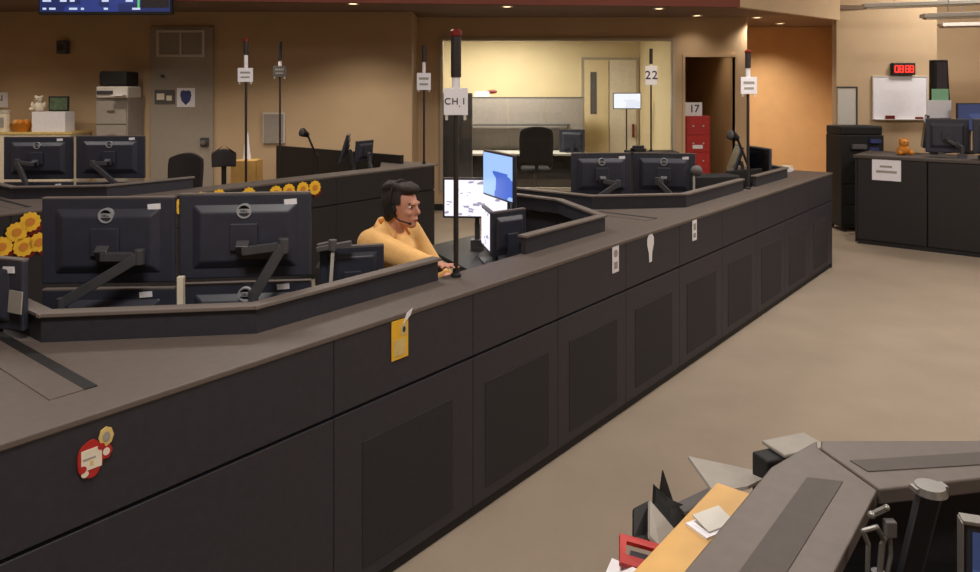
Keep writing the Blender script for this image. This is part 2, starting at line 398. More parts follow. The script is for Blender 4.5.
# row two
V2 = 3.85; C0 = -.25; E2 = 3.98
proto = unit_proto(PW, 'desk_black', True)
us2 = [E2-PW*(i+1) for i in range(9)]
for i, u in enumerate(us2):
    place_unit(proto if i == 0 else copy_tree(proto), u, V2, 'black cabinet unit of the back console row, %s from its right end' % ORD[i], 'back row cabinet units')
worktop(V2, None, us2[-1], E2+.06, 'grey worktop along the back console row', [(C0, 1.6, ''), (E2-.04, 2.8, 'end')])
riser(V2, [(C0+.09, 1.6), (C0+.09, .72), (C0+.61, .225), (C0+1.35, .225)], 'dark riser under the two monitors at the upper left')
riser(V2, [(C0-2.6, .225), (C0-.58, .225), (C0-.14, .72), (C0-.14, 1.6)], 'dark riser at the left edge of the back row')
b = MB().box(0, .05, .35, 2.8, .0, HT+.10); b.build('y', 'desk_black'); rp = bpy.data.objects['y']; rp.name = 'return_partition'
rp.location = uv(E2-.21, V2); rp.rotation_euler = (0, 0, A1); tag(rp, 'low black partition running back from the right end of the back row', 'partition')
bay_desk(V2, C0, 'black operator desk behind the back row partition', 3.7)

# ------------------------------------------------------------------ monitors
MATS['scr_blue'] = screen_mat('scr_blue', (150, 185, 240), (52, 92, 190), 1.1, (5, 9))
MATS['scr_white'] = screen_mat('scr_white', (236, 232, 245), (150, 145, 165), 1.15, (26, 60), .9)
MATS['scr_page'] = screen_mat('scr_page', (240, 242, 250), (225, 228, 240), 1.1, (6, 10))
MATS['scr_off'] = mat('scr_off', (18, 18, 22), .2, .05)
def monitor(name, label, c, rz, w=.53, h=.345, arm=((.15, -.05), (-.10, 0.)), screen='scr_off', zb=ZD, group=None, logo=True, tilt=0, sticker=(.36, .36), logo_up=.30, foot=True, slim=False):
    """c = centre of the panel; local -y is the back of the monitor, +y the screen"""
    t = thing(name, label, 'monitor', (c.x, c.y, zb), rz, group)
    zc = c.z-zb
    R = Matrix.Translation((0, 0, zc)) @ Matrix.Rotation(tilt, 4, 'X')
    hb = MB().box(-w/2, w/2, -.014, .014, -h/2, h/2, R)
    ho = hb.build('housing', 'mon_black', t, .008)
    MB().add([(-w*.40, -.014, -h*.38), (w*.40, -.014, -h*.38), (w*.40, -.014, h*.38), (-w*.40, -.014, h*.38), (-w*.33, -.035, -h*.28), (w*.33, -.035, -h*.28), (w*.33, -.035, h*.28), (-w*.33, -.035, h*.28)],
             [(0, 1, 5, 4), (1, 2, 6, 5), (2, 3, 7, 6), (3, 0, 4, 7), (4, 5, 6, 7), (3, 2, 1, 0)], R).build('back_cover', 'mon_black', ho, .006)
    sc = MB().box(-w/2+.014, w/2-.014, .0141, .016, -h/2+.016, h/2-.014).build('screen', screen, t); sc.location = (0, 0, zc); sc.rotation_euler = (tilt, 0, 0)
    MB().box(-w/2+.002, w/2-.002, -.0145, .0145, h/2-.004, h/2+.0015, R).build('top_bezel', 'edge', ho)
    if logo:
        q = MB(); r0, r1 = .0235, .0295; n = 28
        vs = []; fs = []
        for i in range(n):
            a = 2*PI*i/n
            for r in (r0, r1):
                for y in (-.052, -.030): vs.append((r*math.cos(a), y, r*math.sin(a)))
        for i in range(n):
            a = i*4; c2 = ((i+1) % n)*4
            fs += [(a, a+2, c2+2, c2), (a+1, c2+1, c2+3, a+3), (a, c2, c2+1, a+1), (a+2, a+3, c2+3, c2+2)]
        q.add(vs, fs, R @ Matrix.Translation((0, .012, h*logo_up)))
        lg = q.build('logo_ring', 'logo', t)
        MB().box(-.0225, .0225, -.0385, -.0265, h*logo_up-.008, h*logo_up+.008, R).build('logo_bar', 'logo', lg)
        tx = text_mesh('logo_letters', 'DELL', .0135, 'ink', lg, (0, -.0392, zc+h*logo_up)) if not tilt else None
    if sticker:
        MB().cbox((sticker[0]*w, -.016, sticker[1]*h), (.05, .004, .022), R @ Matrix.Rotation(-.06, 4, 'Y')).build('label_sticker', 'paper', t)
    if arm:
        (ex, ez), (bx, by) = arm
        mp = MB().box(-.055, .055, -.05, -.0351, -.055, .055, R).build('mount_plate', 'mon_black', t, .004)
        s = MB().bar((0, -.045, zc-.03), (0, -.075, zc-.05), .05, .05).bar((0, -.075, zc-.05), (ex, -.085, zc+ez), .028, .034)
        s.cone((ex, -.085, zc+ez-.03), (ex, -.085, zc+ez+.03), .022, n=14)
        s.bar((ex, -.09, zc+ez), (bx, -.11+by, max(.12, zc-.22)), .03, .04)
        s.build('support_arm', 'arm_metal', t, .003)
        if foot: MB().cone((bx, -.11+by, .05), (bx, -.11+by, max(.12, zc-.22)+.02), .02, n=14).cbox((bx, -.11+by, .025), (.09, .09, .05)).build('clamp', 'arm_metal', t)
    else:
        zb2 = zc-h/2
        sw_ = .012 if slim else .04
        MB().box(-sw_, sw_, -.055, -.0351, min(.0, zb2)+.012, zc).box(-.11, .11, -.12, .05, .0, .012).build('stand', 'mon_black', t, .003)
    return t
R_ = math.radians
m1 = 'widescreen monitor seen from behind, '
monitor('computer_monitor', 'black '+m1+'upper left of the nearest four', at(110, 240, 2.97), R_(3), w=.52, arm=((.15, -.05), (-.13, 0)))
monitor('computer_monitor', 'black bluish '+m1+'upper right of the nearest four', at(246, 235, 3.02), R_(7), w=.52, arm=((.16, -.03), (.05, 0)))
monitor('computer_monitor', 'black '+m1+'lower left of the nearest four', Vector((at(110, 330, 2.99).x, 2.99, .905)), R_(3), w=.52, h=.33, arm=None, sticker=(.30, .40), logo=False)
monitor('computer_monitor', 'black '+m1+'lower right of the nearest four', Vector((at(247, 325, 3.05).x, 3.05, .915)), R_(7), w=.52, h=.33, arm=None, sticker=(.30, .41), logo_up=.37)
monitor('computer_monitor', 'black monitor back at the left edge with a white label', Vector((-1.877, 2.66, 1.155)), R_(-18), w=.55, h=.25, zb=HT, arm=None, logo=False, sticker=(.40, .30))
for x0, y0, dz in ((601, 174, 0), (664, 174, 0)):
    monitor('computer_monitor', 'black '+m1+('left' if x0 < 640 else 'right')+' of the far pair on the front row', at(x0, y0, 6.05), R_(4 if x0 < 640 else -14), w=.495, h=.345,
            arm=((.12, -.07), (-.12, 0)) if x0 < 640 else ((-.05, -.05), (.12, 0)))
for (x0, y0, lab, ar, lg) in ((39, 158, 'upper left', ((-.14, -.03), (-.05, 0)), True), (111, 157, 'upper right', ((-.12, -.05), (.08, 0)), True),
                              (39, 197, 'lower left', None, False), (111, 197, 'lower right', None, False)):
    monitor('computer_monitor', 'black monitor on the back row, %s of four at the upper left' % lab, at(x0, y0, 6.62), R_(3), w=.60, h=.38 if y0 < 170 else .27, arm=ar, logo=lg, sticker=(.33, .40) if y0 < 170 else (.3, .36), zb=ZD)
# screens facing the person
bc = Vector((.063, 5.05, 1.285))
monitor('computer_monitor', 'monitor with a lit blue screen above the dark one', bc, math.atan2(.92, -.38), w=.53, h=.32, arm=((0.0, -.1), (0., 0)), screen='scr_blue', logo=False, sticker=None)
monitor('computer_monitor', 'monitor with a lit white page, seen behind the tall pole', at(476, 198, 5.35), PI+R_(-4), w=.48, h=.29, arm=((0.0, -.1), (0., 0)), screen='scr_white', logo=False, sticker=None)
monitor('computer_monitor', 'dark monitor below the lit blue screen, turned away', at(508, 232, 4.55), R_(38), w=.27, h=.27, arm=None, logo=False, sticker=None)
monitor('computer_monitor', 'monitor edge with a bright white screen left of the dark one', at(489, 230, 4.95), math.atan2(.99, -.2), w=.40, h=.27, arm=None, screen='scr_white', logo=False, sticker=None)
monitor('touch_monitor', 'small dark touch monitor back beside the seated person', at(352, 269, 3.62), R_(14), w=.31, h=.23, arm=None, logo=False, sticker=(.12, -.1))
t = thing('cable_post', 'pale upright post between the nearest monitors', 'post', (at(181, 290, 2.86).x, 2.86, ZD))
MB().box(-.012, .012, -.012, .012, .012, .43).build('column', 'cream', t, .002); MB().box(-.05, .05, -.05, .05, 0, .012).build('foot_plate', 'arm_metal', t)
# grey hinged arm on top of the touch monitor
t = thing('hinged_arm', 'grey hinged arm with a white leg beside the touch monitor', 'arm', (at(338, 250, 3.55).x, 3.50, ZD))
zt = at(330, 246, 3.5).z-ZD
MB().bar((-.09, 0, zt-.015), (.07, .02, zt+.01), .035, .022).bar((-.09, .01, zt+.0), (-.02, .03, zt+.012), .03, .015).cone((-.015, .0, zt-.02), (-.015, 0, zt+.03), .02).build('link_bar', 'dark_grey', t, .002)
MB().bar((-.04, 0, .0), (-.012, 0, zt), .014, .014).build('leg', 'metal_white', t)
# cards and keyboards
t = tag(MB().box(-.035, .035, -.002, .002, 0, .075).build('note_card', 'folder_grey'), 'small grey note card on the riser at the left edge', 'card')
p = at(21, 312, 2.58); t.location = (p.x, p.y-.035, HT+.1-.012+.0145); t.rotation_euler = (R_(-4), 0, R_(-25))
def keyboard(loc, rz, label):
    t = thing('keyboard', label, 'keyboard', loc, rz)
    MB().box(-.22, .22, -.07, .07, 0, .02).build('case', 'rubber', t, .004)
    kb = MB()
    for r in range(5):
        for c in range(15): kb.box(-.205+c*.0275, -.205+c*.0275+.022, -.058+r*.0235, -.058+r*.0235+.019, .0201, .026)
    o = kb.build('keys', 'dark_grey', t); o['kind'] = 'stuff'
keyboard((uv(.95, .42, ZD)), A1+.1, 'black keyboard on the desk under the lit screens')
t = thing('desk_phone', 'dark desk phone on the operator desk right of the pole', 'phone', uv(1.42, .45, ZD), A1+.4)
MB().add([(-.1, -.1, 0), (.1, -.1, 0), (.1, .1, 0), (-.1, .1, 0), (-.1, -.1, .03), (.1, -.1, .03), (.1, .1, .09), (-.1, .1, .09)], [(3,2,1,0), (4,5,6,7), (0,1,5,4), (1,2,6,5), (2,3,7,6), (3,0,4,7)]).build('body', 'rubber', t, .006)
MB().bar((-.07, -.08, .065), (-.07, .08, .11), .045, .03).build('handset', 'mon_black', t, .008)
t = thing('paper_tray', 'pale shallow tray on the desk beside the person', 'tray', uv(.9, .66, ZD), A1-.3)
MB().box(-.13, .13, -.09, .09, 0, .012).box(-.13, .13, -.09, -.085, .012, .04).box(-.13, .13, .085, .09, .012, .04).box(-.13, -.125, -.085, .085, .012, .04).build('tray', 'dark_grey', t)
MB().box(-.11, .11, -.075, .075, .0125, .03).build('paper_stack', 'paper', t)

# ------------------------------------------------------------------ status poles with channel signs
def pole(x, Y, top, st0, st1, s0, s1, sw, label, text=None, zb=HT, red=True, dark=False, thick=1.0):
    p = at(x, 100, Y); t = thing('status_light_pole', label, 'sign pole', (p.x, Y, zb))
    z = lambda y: H-(y-HOR)*Y/F-zb
    r = .0105*thick
    MB().lathe([(.024, 0), (.024, .012), (.016, .02), (r*1.2, .04)], 16).build('base', 'rubber', t)
    MB().cone((0, 0, .035), (0, 0, z(st1)), r, n=12).build('pole', 'pole_dark', t)
    rr = r*2.0
    MB().lathe([(rr, z(st1)), (rr, z(st0)), (rr*.9, z(st0)+.004)], 16).build('light_stack', 'pole_dark', t)
    if red: MB().lathe([(rr*1.15, z(st0)+.0045), (rr*1.15, z(top)-.01), (rr*.7, z(top))], 16).build('beacon', 'red_lamp', t)
    cy = z(st1); c0 = max(z(s0), cy-.12*thick)
    MB().lathe([(r*1.6, c0+.001), (r*1.6, cy-.001), (r*1.2, cy)], 14).build('collar', 'paper', t)
    wd = sw*Y/F
    sg = MB().box(-wd/2, wd/2, -r-.012, -r-.004, z(s1), z(s0)).build('sign_plate', 'dark_grey' if dark else 'paper', t, .002)
    for s in (-1, 1): MB().box(s*wd*.38-.006, s*wd*.38+.006, -r-.012, -r-.004, z(s1)-.02*thick, z(s1)).build('sign_clip', 'metal_white', t)
    zc = (z(s0)+z(s1))/2; hh = z(s0)-z(s1)
    if text and len(text) == 2:
        for k_ in (0, 1): text_mesh('sign_numeral', text[k_], hh*.62, 'ink', sg, ((k_-.5)*hh*.36, -r-.0135, zc))
    elif text:
        for ch_, dx in zip('CH.1', (-.34, -.03, .16, .33)): text_mesh('sign_letter', ch_, hh*.34, 'ink', sg, (dx*wd, -r-.0135, zc-(hh*.09 if ch_ == '.' else 0)))
    else:
        MB().box(-wd*.34, wd*.34, -r-.014, -r-.0121, zc+hh*.10, zc+hh*.24).build('text_line', 'folder_grey', sg); MB().box(-wd*.3, wd*.3, -r-.014, -r-.0121, zc-hh*.22, zc-hh*.10).build('text_line', 'folder_grey', sg)
    return t
pole(456, 3.45, 29, 37, 77, 88, 115, 24, 'tall black pole with a white CH. 1 sign on the front row', 'CH. 1', thick=1.15)
pole(246, 7.62, 38, 42, 55, 68, 82, 15, 'pole with a white two-line sign, left of the two near the grey door', thick=1.2, zb=ZD)
pole(280, 9.5, 39, 42, 61, 66, 77, 13, 'pole with a dark sign in front of the pale wall panel', dark=True, zb=0, red=False, thick=1.2)
pole(424, 8.7, 44, 46, 62, 73, 90, 14, 'pole with a white sign at the right end of the back row', thick=1.2, red=False)
pole(651, 10.75, 48, 49, 64, 66, 85, 12, 'pole with a small 22 sign in front of the window', '22', zb=.98, thick=1.2, red=False)
pole(748, 6.5, 50, 53, 68, 77, 94, 16, 'pole with a white sign at the far end of the front row', thick=1.2)
# low cabinet that carries the pole before the window
t = thing('low_cabinet', 'low black cabinet under the window pole', 'cabinet', (at(651, 150, 10.8).x, 10.8, 0))
MB().box(-.35, .35, -.2, .2, .0, .96).build('body', 'rubber', t, .004); MB().box(-.36, .36, -.21, .21, .96, .98).build('top', 'desk_black', t)
for s in (-1, 1):
    dd = MB().box(s*.175-.165, s*.175+.165, -.215, -.201, .05, .93).build('door', 'desk_black', t); MB().box(s*.03-.006, s*.03+.006, -.235, -.2151, .5, .62).build('handle', 'steel', dd)
t = thing('desk_telephone', 'small dark telephone beside the foot of the window pole', 'phone', (at(643, 150, 10.75).x-.08, 10.7, .98), .3)
MB().box(-.09, .09, -.08, .08, 0, .05).build('body', 'rubber', t, .01); MB().bar((-.09, 0, .07), (.09, 0, .07), .05, .035).build('handset', 'mon_black', t, .01)

# ------------------------------------------------------------------ articulated lamps and side monitors at the right ends of the bays
def task_lamp(p, rz, label, sc=1.0, z=ZD, mirror=1):
    t = thing('task_lamp', label, 'lamp', (p.x, p.y, z), rz); t.scale = (sc*mirror, sc, sc)
    MB().lathe([(.09, 0), (.09, .02), (.02, .03)], 20).build('base', 'rubber', t)
    MB().tube([(0, 0, .03), (.05, 0, .36), (-.10, 0, .66)], .013, 10).build('jointed_arm', 'pole_dark', t)
    h = MB().cone((-.10, 0, .66), (-.19, -.01, .70), .03, .055, 16).build('lamp_head', 'rubber', t)
    MB().ball((-.195, -.01, .703), (.02, .045, .045), 12, 8).build('lamp_lens', 'dark_grey', h)
def side_monitor(p, rz, label, tilt=0, w=.5, h=.33, z=ZD, zc=.5):
    monitor('computer_monitor', label, Vector((p.x, p.y, z+zc)), rz, w=w, h=h, arm=((.0, -.16), (.0, 0)), logo=False, sticker=None, zb=z, tilt=tilt)
task_lamp(uv(B1+2.92, .62), .4, 'black jointed task lamp at the far end of the front row', 1.0, mirror=1)
side_monitor(uv(B1+3.0, .5), R_(100), 'black monitor seen edge-on beside the far task lamp', w=.42, h=.3, zc=.42)
side_monitor(uv(B1+3.12, .80), R_(80), 'tilted black monitor seen edge-on at the far end of the front row', tilt=.35, w=.42, h=.30, zc=.42)
side_monitor(uv(E2-.72, V2+.75), R_(98), 'black monitor seen edge-on on the back row', tilt=.3, w=.48, h=.34, zc=.48)
side_monitor(uv(E2-.60, V2+.55), R_(60), 'black monitor seen obliquely on the back row beside the lamp', tilt=.1, w=.30, h=.24, zc=.45)
task_lamp(uv(E2-.88, V2+1.1), .9, 'black jointed task lamp on the back row near its right end', .95)

# ------------------------------------------------------------------ things on the fronts
def face_mtx(u, z, v, off=.002):
    m = Matrix.Rotation(A1, 4, 'Z') @ Matrix.Rotation(PI/2, 4, 'X'); m.translation = uv(u, v-off, z); return m
def disc(r, n=24, wob=0, k=9): return [((r*(1+wob*math.cos(k*2*PI*i/n)))*math.cos(2*PI*i/n), (r*(1+wob*math.cos(k*2*PI*i/n)))*math.sin(2*PI*i/n)) for i in range(n)]
def decal(name, label, cat, x, y, v, parts, group=None):
    u, z = on_face(x, y, v); t = thing(name, label, cat, (0, 0, 0), 0, group); t.matrix_world = face_mtx(u, z, v); t.rotation_mode = 'XYZ'
    for (nm, poly, d0, d1, m) in parts:
        if name == 'badge_sticker': poly = [(a_*.8, b_*.74) for a_, b_ in poly]
        MB().prism(poly, d0, d1).build(nm, m, t)
    return t
def rect(x0, x1, y0, y1): return [(x0, y0), (x1, y0), (x1, y1), (x0, y1)]
def shift(poly, dx, dy, sx=1): return [(a*sx+dx, b_+dy) for a, b_ in poly]
decal('badge_sticker', 'red and cream round badge sticker on the nearest front panel', 'sticker', 91, 456, 0, [
    ('red_disc', shift(disc(.068, 30, .03, 5), -.004, -.008, .62), .0, .003, 'red'), ('cream_patch', shift(rect(-.032, .034, -.04, .034), -.002, -.004), .0031, .0045, 'cream'),
    ('red_notch', shift(disc(.012, 12), .030, .026), .0046, .0052, 'red'), ('red_notch', shift(disc(.013, 12), -.030, -.036), .0046, .0052, 'red'), ('cream_dot', shift(disc(.012, 12), -.022, -.055), .0031, .0045, 'cream'), ('print_bar', rect(-.028, .012, -.006, .0), .0046, .0052, 'folder_grey'), ('print_mark', rect(-.006, .004, -.03, -.012), .0046, .0052, 'gold'),
    ('small_gold_disc', shift(disc(.034, 24, .05, 8), .047, .055, .7), .0, .004, 'gold'), ('small_gold_center', shift(disc(.018), .047, .055, .7), .0041, .005, 'folder_grey'),
    ('small_red_disc', shift(disc(.028, 24, .06, 6), .044, .002, .8), .0, .0035, 'red'), ('small_cream_mark', shift(disc(.014), .047, .0, .8), .0036, .0045, 'cream')])
decal('notice_card', 'yellow notice card on the front panel below the pole', 'sticker', 400, 337, 0, [
    ('card', rect(-.048, .040, -.082, .070), .0, .003, 'yellow'), ('photo_print', rect(-.002, .034, .005, .052), .0031, .004, 'gold'), ('photo_figure', shift(disc(.012, 16), .016, .028, .7), .0041, .0048, 'ink'),
    ('text_block', rect(-.036, .026, -.07, -.005), .0031, .004, 'gold'), ('tape', [(.012, .05), (.05, .075), (.062, .10), (.03, .088)], .0041, .006, 'paper')])
for i in range(1): pass
decal('white_decal', 'leftmost small white rectangular decal on the front row', 'sticker', 615, 259, 0, [('plate', rect(-.036, .036, -.075, .075), 0, .003, 'paper'), ('print_top', shift(disc(.022, 18), 0, .032), .0031, .004, 'folder_grey'), ('print_low', rect(-.02, .02, -.055, -.015), .0031, .004, 'folder_grey')], 'white decals on the front row')
decal('white_decal', 'white bulb shaped decal between two rectangular ones', 'sticker', 650, 248, 0, [('plate', [(-.016, -.085), (.016, -.085), (.02, -.03), (.042, .02), (.042, .06), (.02, .085), (-.02, .085), (-.042, .06), (-.042, .02), (-.02, -.03)], 0, .003, 'paper')], 'white decals on the front row')
decal('white_decal', 'rightmost small white rectangular decal on the front row', 'sticker', 694, 230, 0, [('plate', rect(-.036, .036, -.07, .07), 0, .003, 'paper'), ('print_top', rect(-.018, .02, .0, .045), .0031, .004, 'folder_grey'), ('print_low', rect(-.02, .018, -.05, -.02), .0031, .004, 'folder_grey')], 'white decals on the front row')
fl = [(29.5, 221.6), (16, 232), (1, 246.6), (23, 246.6), (38.6, 242), (314, 187.6), (302, 189), (288, 191), (275, 193), (248, 195), (218, 197), (200, 200), (181, 206), (60, 232)]
for i, (x, y) in enumerate(fl):
    where = ('in the cluster at the left edge' if x < 70 else 'in the string along the back row')
    nm = ['top', 'upper left', 'leftmost', 'bottom', 'right', 'rightmost', 'second from right', 'third from right', 'fourth from right', 'fifth from right', 'sixth from right', 'seventh from right', 'leftmost in the gap', 'hidden right'][i]
    decal('paper_flower', 'yellow paper flower, %s %s' % (nm, where), 'flower', x, y, V2, [('petals', disc(.068, 48, .07, 12), .006, .014, 'yellow'), ('flower_heart', disc(.03, 18), .0141, .018, 'orange'), ('leaf', shift(disc(.05, 10, .2, 3), .03, -.045), .0, .005, 'red_lamp')], 'yellow paper flowers on the back row')

# ================================================================== BACK LEFT
t = thing('filing_cabinet', 'tall grey filing cabinet under the black printer', 'cabinet', (at(119, 130, 10.4).x, 10.4, 0))
ztop = at(119, 98, 10.2).z
MB().box(-.22, .22, -.2, .25, 0, ztop).build('body', 'grey_panel', t, .005)
for i in range(5):
    dr = MB().box(-.205, .205, -.215, -.201, .06+i*(ztop-.08)/5, .04+(i+1)*(ztop-.08)/5).build('drawer', 'grey_panel', t, .004)
    MB().box(-.05, .05, -.235, -.2151, (i+.6)*(ztop-.08)/5+.03, (i+.6)*(ztop-.08)/5+.05).build('handle', 'steel', dr)
t = thing('printer', 'black and white printer on top of the filing cabinet', 'printer', (at(119, 98, 10.35).x, 10.35, ztop))
MB().box(-.22, .22, -.2, .2, 0, .16).build('body', 'metal_white', t, .02); MB().box(-.19, .19, -.18, .2, .161, .37).build('scanner_lid', 'rubber', t, .03)
MB().box(-.20, .02, -.215, -.201, .05, .10).build('paper_slot', 'ink', t); MB().box(.04, .2, -.30, -.2011, .03, .045).build('output_tray', 'paper', t)
zc0 = at(40, 132, 10.2).z
t = thing('storage_cabinet', 'cream storage cabinet along the left wall behind the monitors', 'cabinet', (at(35, 132, 10.35).x, 10.4, 0))
MB().box(-.95, .6, -.22, .28, 0, zc0-.03).build('body', 'cream', t, .004); MB().box(-.97, .62, -.24, .28, zc0-.03, zc0).build('top', 'gold', t)
for i in range(3):
    dd = MB().box(-.94+i*.515, -.44+i*.515, -.235, -.221, .05, zc0-.05).build('door', 'cream', t); MB().box(-.47+i*.515, -.455+i*.515, -.25, -.2351, .7, .85).build('handle', 'steel', dd)
def sit(x, Y, z): return Vector((at(x, 0, Y).x, Y, z))
PXY = 10.3/F
t = thing('carton', 'white carton on the cream cabinet under the green picture', 'box', sit(53, 10.32, zc0))
MB().box(-16*PXY, 17*PXY, -.12, .12, 0, 20*PXY).build('body', 'paper', t, .004); MB().box(-16*PXY, 17*PXY, -.002, .002, 20*PXY, 20*PXY+.004).build('flap', 'cream', t)
zt = zc0+20*PXY+.004
t = thing('framed_picture', 'small green framed picture standing on the white carton', 'picture', sit(59, 10.32, zt))
MB().box(-.14, .14, -.012, .012, 0, .21).build('frame', 'rubber', t, .004); MB().box(-.12, .12, -.0145, -.0121, .02, .19).build('print', 'green_pic', t); MB().bar((0, .012, .15), (0, .09, .0), .03, .006).build('prop', 'rubber', t)
t = thing('bear_figure', 'pale plush figure sitting left of the green picture', 'toy', sit(39, 10.32, zt))
b = MB(); b.ball((0, 0, .06), (.075, .06, .07)).ball((0, -.005, .165), (.055, .05, .05)).ball((-.045, 0, .205), (.02, .015, .02)).ball((.045, 0, .205), (.02, .015, .02)).ball((-.07, -.05, .03), (.03, .045, .028)).ball((.07, -.05, .03), (.03, .045, .028)).ball((-.085, -.01, .09), (.022, .025, .045)).ball((.085, -.01, .09), (.022, .025, .045))
b.build('body', 'cream', t, smooth=True)
MB().ball((-.02, -.052, .175), (.008, .006, .008)).ball((.02, -.052, .175), (.008, .006, .008)).ball((0, -.056, .155), (.012, .008, .008)).build('face', 'ink', t)
t = thing('gift_basket', 'orange basket of goods on the cream cabinet', 'basket', sit(22, 10.3, zc0))
MB().lathe([(.09, 0), (.14, .10), (.145, .11), (.12, .105)], 20).build('basket', 'orange', t); 
for i in range(5): MB().ball((.07*math.cos(i*1.26), .07*math.sin(i*1.26), .125), (.05, .05, .045), 12, 8).build('goods', 'wood' if i % 2 else 'orange', t, smooth=True)
t = thing('canister', 'pale canister at the left edge on the cream cabinet', 'canister', sit(5, 10.3, zc0)); MB().lathe([(.075, 0), (.075, .25), (.06, .262)], 20).build('body', 'cream', t); MB().lathe([(.078, .2621), (.078, .29), (.03, .30)], 20).build('lid', 'metal_white', t)
MB().box(-.03, .03, -.08, -.074, .06, .2).build('label', 'folder_grey', t)
t = thing('wall_clock', 'square white wall clock at the left edge', 'clock', at(2, 100, YL-.02))
MB().box(-.08, .08, -.0, .018, -.11, .11).build('face', 'paper', t, .006); MB().box(-.006, .006, -.004, -.0001, -.01, .07).box(-.05, .0, -.004, -.0001, -.006, .006).build('hands', 'ink', t)
t = thing('wall_speaker', 'small dark speaker box high on the left wall', 'speaker', at(63, 47, YL-.06))
MB().box(-.07, .07, -.05, .058, -.10, .09).build('box', 'dark_grey', t, .01); MB().lathe([(.045, 0), (.05, .008)], 20).build('grille', 'ink', t); t.children[1].rotation_euler = (PI/2, 0, 0); t.children[1].location = (0, -.051, -.01)
p = at(274, 128, YL-.03); t = thing('wall_panel', 'pale grey electrical panel on the left wall', 'panel', p)
MB().box(-.16, .16, -.02, .028, -.22, .22).build('box', 'metal_white', t, .006); dd = MB().box(-.14, .14, -.028, -.0201, -.2, .2).build('door', 'grey_panel', t); MB().cbox((.10, -.033, .02), (.02, .008, .05)).build('latch', 'steel', dd)
t = thing('squeeze_bottle', 'white tapered bottle on a tan box by the left pole', 'bottle', sit(247, 9.6, 1.0-.03))
MB().lathe([(.05, 0), (.05, .02), (.025, .25), (.018, .32), (.0175, .33)], 16).build('body', 'paper', t); MB().lathe([(.019, .331), (.016, .36)], 12).build('cap', 'metal_white', t)
t = thing('carton', 'tall tan carton stack under the white bottle', 'box', sit(247, 9.6, 0)); MB().box(-.16, .16, -.15, .15, 0, .965).build('body', 'wood', t, .004); MB().box(-.16, .16, -.03, .03, .9651, .969).build('tape', 'gold', t)
# wall display
t = thing('wall_display', 'large blue display board hanging at the top left', 'display', at(105, -28, 7.88))
wd = 132*7.98/F; hb = 42*7.98/F
MB().box(-wd/2, wd/2, .0, .06, -hb, hb).build('housing', 'rubber', t, .006)
MATS['scr_map'] = screen_mat('scr_map', (26, 40, 96), (40, 58, 130), .8, (4, 6))
MB().box(-wd/2+.02, wd/2-.02, -.004, -.0001, -hb+.03, hb-.02).build('screen', 'scr_map', t)
mat('glyph', (190, 205, 235), .5, .02, emit=.7); mat('glyph_green', (90, 190, 110), .5, .02, emit=.7)
g = MB(); r = random.Random(3)
for row in range(9):
    x = -wd/2+.05
    while x < wd*.22:
        l = r.uniform(.02, .10)
        if r.random() < .7: g.box(x, x+l, -.006, -.0041, -hb+.05+row*.085, -hb+.05+row*.085+(.022 if row != 1 else .05))
        x += l+r.uniform(.02, .05)
g.build('screen_text', 'glyph', t); MB().box(wd*.245, wd*.26, -.006, -.0041, -hb+.07, hb-.05).build('green_bar', 'glyph_green', t); MB().box(wd*.27, wd/2-.03, -.006, -.0041, -hb+.07, hb-.05).build('dark_pane', 'ink', t)
MB().box(-.2, .2, .06, .12, -.1, .3).build('wall_bracket', 'arm_metal', t)

# ------------------------------------------------------------------ office chairs
def chair(loc, rz, label, bw=.46, bh=.44, zs=.5, zb=.98):
    t = thing('office_chair', label, 'chair', loc, rz)                # sits facing local +y
    MB().box(-.25, .25, -.22, .26, zs-.07, zs+.03).build('seat', 'chair_fabric', t, .035)
    bk = MB()
    n = 9; vs = []; fs = []
    for side in (0, 1):
        for j in range(7):
            for i in range(n):
                a = (i/(n-1)-.5)*2; zz = j/6
                wdt = bw/2*(1-.25*max(0, zz-.6)**2*4)*(1-.06*(1-zz)); x = a*wdt
                y = -.27-.05*(1-a*a)+ (.0 if side else .05) - .03*zz
                zz2 = zb-bh/2+bh*zz - (.05*a*a if j == 6 else 0)
                vs.append((x, y, zz2))
    N = 7*n
    for j in range(6):
        for i in range(n-1):
            a = j*n+i; fs.append((a, a+1, a+n+1, a+n)); fs.append((N+a, N+a+n, N+a+n+1, N+a+1))
    for j in range(6): fs.append((j*n, j*n+n, N+j*n+n, N+j*n)); fs.append((j*n+n-1, N+j*n+n-1, N+j*n+2*n-1, j*n+2*n-1))
    for i in range(n-1): fs.append((i, N+i, N+i+1, i+1)); fs.append((6*n+i, 6*n+i+1, N+6*n+i+1, N+6*n+i))
    bk.add(vs, fs); bk.build('backrest', 'chair_fabric', t, .01, True)
    MB().bar((0, -.20, zs-.05), (0, -.34, zs-.03), .06, .02).bar((0, -.34, zs-.04), (0, -.33, zb-.05), .06, .02).build('back_post', 'rubber', t)
    for s in (-1, 1):
        MB().tube([(s*.26, .0, zs-.04), (s*.31, .0, zs+.05), (s*.31, .0, zs+.2)], .014).box(s*.31-.03, s*.31+.03, -.12, .13, zs+.2, zs+.23).build('armrest', 'rubber', t)
    MB().cone((0, 0, .1), (0, 0, zs-.07), .03, n=14).build('gas_column', 'arm_metal', t)
    for i in range(5):
        a = 2*PI*i/5; e = (.29*math.cos(a), .29*math.sin(a))
        lg = MB().bar((0, 0, .11), (e[0], e[1], .075), .045, .03).build('base_leg', 'rubber', t)
        MB().cone((e[0]-.02*math.sin(a), e[1]+.02*math.cos(a), .028), (e[0]+.02*math.sin(a), e[1]-.02*math.cos(a), .028), .028, n=14).cone((e[0], e[1], .03), (e[0], e[1], .07), .008).build('caster', 'rubber', lg)
    return t
p = at(172, 170, 8.2); chair((p.x, p.y, 0), R_(170), 'wide dark office chair in front of the grey door', bw=.44, zb=.95, bh=.40)
